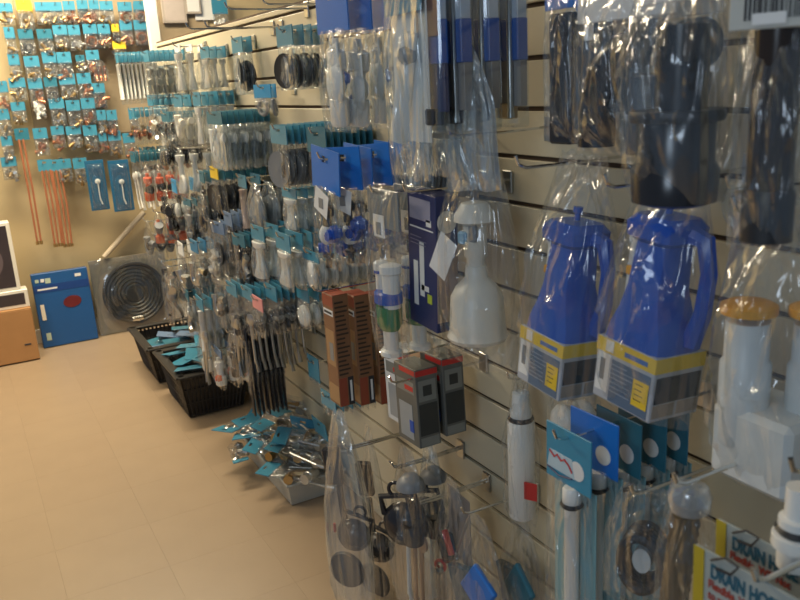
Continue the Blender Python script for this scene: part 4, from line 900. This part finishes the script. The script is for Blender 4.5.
# --- bottom centre: hooks with bags of dark parts
for i, (tip, wall) in enumerate((((345, 441), (440, 422)), ((393, 472), (462, 447)), ((412, 498), (488, 480)))):
    a = at(*wall, X=WX); hook(WX - (.30, .22, .23)[i], a.y, a.z, ('double-wire empty hook under the brown cartons', 'double-wire hook under the grey cartons, upper one', 'double-wire hook with plate in the lowest visible groove')[i], None, True)
def dark_parts(o, H, kind):
    if kind == 0:
        part('black_strap', B().box((0, 0, 0), (.046, .020, .105), .004).mesh('black_strap', blackp), o, (-.055, 0, -H * .28), (0, -.08, .8))
        part('black_disc', B().lathe([(.008, -.012), (.036, -.012), (.050, -.006), (.054, 0), (.050, .008), (.008, .012)], (0, 0, 0), 28, 'Y').mesh('black_disc', black, True), o, (-.01, -.006, -H * .76), (0, 0, .5))
        shape('flapper', blackp, o, (.038, -.006, -H * .55), (0, .3, .7), 1.25)
        part('black_arm', B().tube([(-.03, 0, -H * .36), (-.02, 0, -H * .48), (.0, 0, -H * .60)], .009, 8).mesh('black_arm', blackp, True), o)
        part('red_tip', B().box((-.036, -.02, -H * .56), (.007, .006, .026), .001).mesh('red_tip', red), o)
    elif kind == 1:
        shape('flapper', blackp, o, (-.01, -.01, -H * .42), (0, -.2, .6), 1.6)
        part('black_socket', B().lathe([(.012, -.03), (.024, -.03), (.026, .03), (.016, .03)], (.03, -.01, -H * .42), 18).mesh('black_socket', black, True), o)
        for s in (-.03, .0, .03): shape('lever', (frost, tan, black)[int(s * 33 + 1)], o, (s, .01, -H * .50), (0, .05, 0), 1.15)
        part('grey_dome', B().lathe([(.002, .03), (.02, .026), (.034, .010), (.036, -.004)], (.01, 0, -H * .18), 18).mesh('grey_dome', grey, True), o)
    else:
        part('red_clip', B().box((-.01, -.012, -H * .40), (.016, .012, .062), .002, Matrix.Rotation(-.6, 3, 'Y')).mesh('red_clip', red), o)
        part('black_body', B().box((-.036, 0, -H * .48), (.05, .03, .07), .006, Matrix.Rotation(-.6, 3, 'Y')).mesh('black_body', blackp), o)
        shape('washer', red, o, (-.045, -.018, -H * .60), (0, 0, .5), .7); shape('nut', chrome, o, (-.04, -.024, -H * .62), (0, 0, 0), .9)
        part('grey_card', B().box((0, .016, -H * .30), (.11, .002, H * .45), .0006).mesh('grey_card', mat('faded_grey_card', (.22, .20, .19), .5)), o)
for i, (px, py, pyb, X, w_, t_, k, lab) in enumerate((
    (352, 424, 612, .745, .19, .095, 0, 'large clear bag with a black disc and strap, outermost at the bottom'),
    (378, 436, 622, .87, .15, .07, 0, 'clear bag with a black disc, close behind the outermost bottom bag'),
    (420, 462, 625, .83, .16, .08, 1, 'clear bag with a black flapper and long rods, bottom row'),
    (442, 452, 620, .95, .15, .07, 1, 'grey-domed clear bag of rods nearest the slats, bottom row'),
    (468, 494, 640, .90, .17, .07, 2, 'clear bag with a red clip and black body, bottom row'))):
    p = at(px, py, X=X); q = at(px, pyb, X=X); H = p.z - q.z
    o = thing('flapper_pack', lab, 'parts bag', (X, p.y + w_ * .4, p.z), RZ + (.1, -.1, .06, 0, -.08)[i])
    dark_parts(o, H, k); bagpart(o, w_, t_, H, .01, 30 + i, .3, FILMH if i in (0, 3) else FILM)
# bag of blue parts slumped at the bottom
p = at(500, 520, X=.93); q = at(500, 660, X=.93); H = p.z - q.z
for i in range(2):
    o = thing('blue_parts_bag', ('slumped clear bag with a bright blue packet and brass bits', 'slumped clear bag of dark blue packets nearest the hose packs')[i], 'parts bag', (.89 + .10 * i, p.y - .03 * i + .03, p.z - .02 * i), RZ + .10 * (1 - 2 * i))
    part('blue_packet', B().box((.02, -.02, -H * .42), (.085, .014, .095), .004, Matrix.Rotation(.6, 3, 'Y')).mesh('blue_packet', blue if i == 0 else teal2), o)
    part('dark_packet', B().box((-.05, 0, -H * .55), (.09, .02, .12), .004, Matrix.Rotation(-.3, 3, 'Y')).mesh('dark_packet', mat('slate_teal_card', (.03, .10, .15), .4)), o)
    for s in range(3): shape('nut', brass if s % 2 == 0 else copper, o, (.01 + .025 * s, -.03, -H * (.62 + .04 * s)), (s, 1, 0), .9)
    bagpart(o, .20, .06, H, .01, 35 + i, .25, FILM)
hook(.86, p.y + .05, p.z + .01, 'wire hook for the slumped bags of blue parts')
# shiny hook end with price sleeve beneath the cream valve
a = at(478, 362, X=WX - .02); hook(.80, a.y, a.z, 'bright wire hook with curled end below the cream valve')

# ================================================================== FLOOR: baskets and tray
def basket(name, label, x0, y0, x1, y1, h, slope=.05):
    o = thing(name, label, 'basket', ((x0 + x1) / 2, (y0 + y1) / 2, .004), .0); W, D = x1 - x0, y1 - y0; k = .80
    part('base', B().box((0, 0, .006), (W * k, D * k, .010), .002).mesh('base', basketm), o)
    b = B(); n = 12; th = .004
    def side(a0, a1, c0, c1, m):
        for i in range(m + 1):
            f = i / m; lo = Vector(a0).lerp(Vector(a1), f); hi = Vector(c0).lerp(Vector(c1), f); b.tube([lo, hi], .0055, 4)
        for g in (.0, .33, .66): b.tube([Vector(a0).lerp(Vector(c0), g), Vector(a1).lerp(Vector(c1), g)], .005, 4)
    bx_ = [(-W * k / 2, -D * k / 2, .008), (W * k / 2, -D * k / 2, .008), (W * k / 2, D * k / 2, .008), (-W * k / 2, D * k / 2, .008)]
    tx = [(-W / 2, -D / 2, h), (W / 2, -D / 2, h), (W / 2, D / 2, h), (-W / 2, D / 2, h)]
    for i in range(4):
        b = B(); j = (i + 1) % 4; side(bx_[i], bx_[j], tx[i], tx[j], 15)
        part('side_grille', b.mesh('side_grille', basketm), o)
        b = B(); A = Vector(tx[i]); C = Vector(tx[j]); m_ = (A + C) / 2; d = C - A
        b.box(m_, (max(abs(d.x), .022) + .02, max(abs(d.y), .022) + .02, .014), .003); part('rim', b.mesh('rim', basketm), o)
    # solid inner liner so the grille reads dark
    ins = [[Vector(p) * .97 for p in bx_], [Vector(p) * .97 for p in tx]]
    b = B(); b.rings([[(p.x, p.y, .014) for p in ins[0]], [(p.x, p.y, h - .02) for p in ins[1]]], capped=False); part('liner', b.mesh('liner', basketm), o)
    return o
b1 = (.715, 3.42, 1.03, 3.86); b2 = (.70, 3.97, 1.03, 4.42)
basket('plastic_basket', 'dark slatted plastic basket full of teal packets, nearer of the two on the floor', *b1, .215)
basket('plastic_basket', 'dark slatted plastic basket at the far end of the floor', *b2, .20)
rr = random.Random(4)
for j, (bb, hh_) in enumerate(((b1, .215), (b2, .20))):
    for i in range(9 if j == 0 else 6):
        x = bb[0] + .075 + (i % 3) * .08; y = bb[1] + .09 + (i // 3) * .13; z = hh_ - .02 + .022 * (i % 3) + (.02 if j == 0 else -.015)
        o = thing('teal_packet', 'teal-carded clear packet lying in the %s dark basket' % ('nearer', 'farther')[j], 'packet', (x, y, z), rr.uniform(-.4, .4), 'teal packets in the %s dark basket' % ('nearer', 'farther')[j])
        o['label'] = 'teal packet in the %s dark basket, %s from its near aisle corner' % (('nearer', 'farther')[j], ORD[i])
        o.rotation_euler = (rr.uniform(-.25, .25), rr.uniform(-.2, .2), rr.uniform(-.5, .5))
        part('card', lib('flatcard', lambda: B().box((0, 0, 0), (.135, .12, .003), .001), teal if j == 0 else (teal2 if i % 2 else mat('slate_blue_card', (.12, .2, .34), .4)), 'card', False), o, (0, -.02, .014))
        part('bag', bag_mesh(i % 5, FILM, top=.9), o, (0, .05, .0), (-PI / 2, 0, 0), (.115, .030, .13))
# clear tray with bags of steel hooks
ta = at(286, 508, Z=.02); tb = at(330, 470, X=1.02)
x0, x1, y0, y1 = .83, 1.05, 2.44, 2.92; th = .085
o = thing('clear_tray', 'shallow frosted tray on the floor against the slatted wall', 'tray', ((x0 + x1) / 2, (y0 + y1) / 2, .004)); W, D = x1 - x0, y1 - y0
b = B(); r1 = [(sx * W * .44, sy * D * .46, 0) for sx, sy in ((-1, -1), (1, -1), (1, 1), (-1, 1))]; r2 = [(sx * W * .5, sy * D * .5, th) for sx, sy in ((-1, -1), (1, -1), (1, 1), (-1, 1))]
b.rings([[(p[0] * .94, p[1] * .96, .006) for p in r1], [(p[0] * .97, p[1] * .98, th) for p in r2], r2, r1], capped=False); b.box((0, 0, .004), (W * .86, D * .9, .006))
part('tray_body', b.mesh('tray_body', mat('grey_frosted_tray', (.42, .42, .38), .35)), o)
b = B(); b.tube([Vector(p) for p in r2] + [Vector(r2[0])], .006, 6); part('rim', b.mesh('rim', mat('grey_frosted_tray', (.42, .42, .38), .35), True), o)
for i in range(12):
    u = i / 11; x = .85 + .14 * ((i * 5) % 4) / 3; y = 2.50 + u * .40; z = th + .03 + .05 * ((i * 5) % 4) / 3 + .05 * (i % 3) / 2 + rr.uniform(-.01, .01)
    last = i in (3, 6, 9)
    o = thing('steel_bracket_bag', 'teal-headed clear bag of steel parts heaped on the tray', 'hardware pack', (x, y, z), 0, 'teal-headed bags heaped on the tray')
    yaw = .55 + rr.uniform(-.4, .4)
    o.rotation_euler = (-PI / 2 + .1 + rr.uniform(-.1, .25), rr.uniform(-.2, .2), yaw); o['label'] = 'clear bag of steel parts heaped on the tray, %s from its near end' % (ORD + ['eleventh', 'last'])[i]
    part('header_card', lib('header_card', header_fn, teal, smooth=False), o, (0, 0, .10), (0, 0, 0), (.10, .003, .055))
    part('bag', bag_mesh(i % 5, FILM, top=.95), o, (0, 0, .055), (0, 0, 0), (.105, .045, .19))
    for k, kd in enumerate(('lever', 'lever', 'elbow', 'coupling')):
        shape(kd, steel if k != 2 else brass, o, (rr.uniform(-.025, .025), rr.uniform(-.01, .01), .02 - .05 * (k % 2) - .02 * k * (kd != 'lever')), (0, rr.uniform(-.4, .4), 0), (.85 if kd == 'lever' else 1.7))
for i, (px, py, yaw) in enumerate(((222, 432, .5), (240, 438, 1.1), (231, 462, 1.4))):
    p = at(px, py, Z=.16 if i < 2 else .09)
    o = thing('loose_header_bag', ('teal-headed bag overhanging the far end of the tray', 'teal-headed bag with a bright glint overhanging the aisle edge of the tray', 'small teal-headed bag drooping off the aisle side of the tray')[i], 'hardware pack', (p.x + .04, p.y + .02, p.z), 0)
    o.rotation_euler = (-PI / 2 + .1, .1, PI / 2 + yaw)
    part('header_card', lib('header_card', header_fn, teal, smooth=False), o, (0, 0, .05), (0, 0, 0), (.11 if i < 2 else .06, .003, .065 if i < 2 else .03))
    part('bag', bag_mesh(i, FILM, top=.95), o, (0, 0, .0), (0, 0, 0), (.11 if i < 2 else .06, .04, .15))
    shape('elbow', steel, o, (0, 0, -.06), (0, .4, 0), 1.8); shape('lever', steel, o, (.015, 0, .0), (0, .2, 0), .7)
for i, (px, py) in enumerate(((318, 420), (302, 418))):
    p = at(px, py, X=.99)
    o = thing('teal_card_bag', ('teal-carded clear packet standing up at the wall end of the tray', 'teal-carded packet standing beside the wall, behind the tray heap')[i], 'hardware pack', (p.x, p.y, p.z), RZ + .6 * i); o.rotation_euler = (.15, 0, RZ + .5 * i)
    part('header_card', lib('header_card', header_fn, teal, smooth=False), o, (0, 0, 0), (0, 0, 0), (.12, .003, .07))
    part('bag', bag_mesh(i, FILM, top=.95), o, (0, 0, -.06), (0, 0, 0), (.12, .04, .16)); shape('trap_bend', steel, o, (0, 0, -.13), (0, 0, 0), .8)
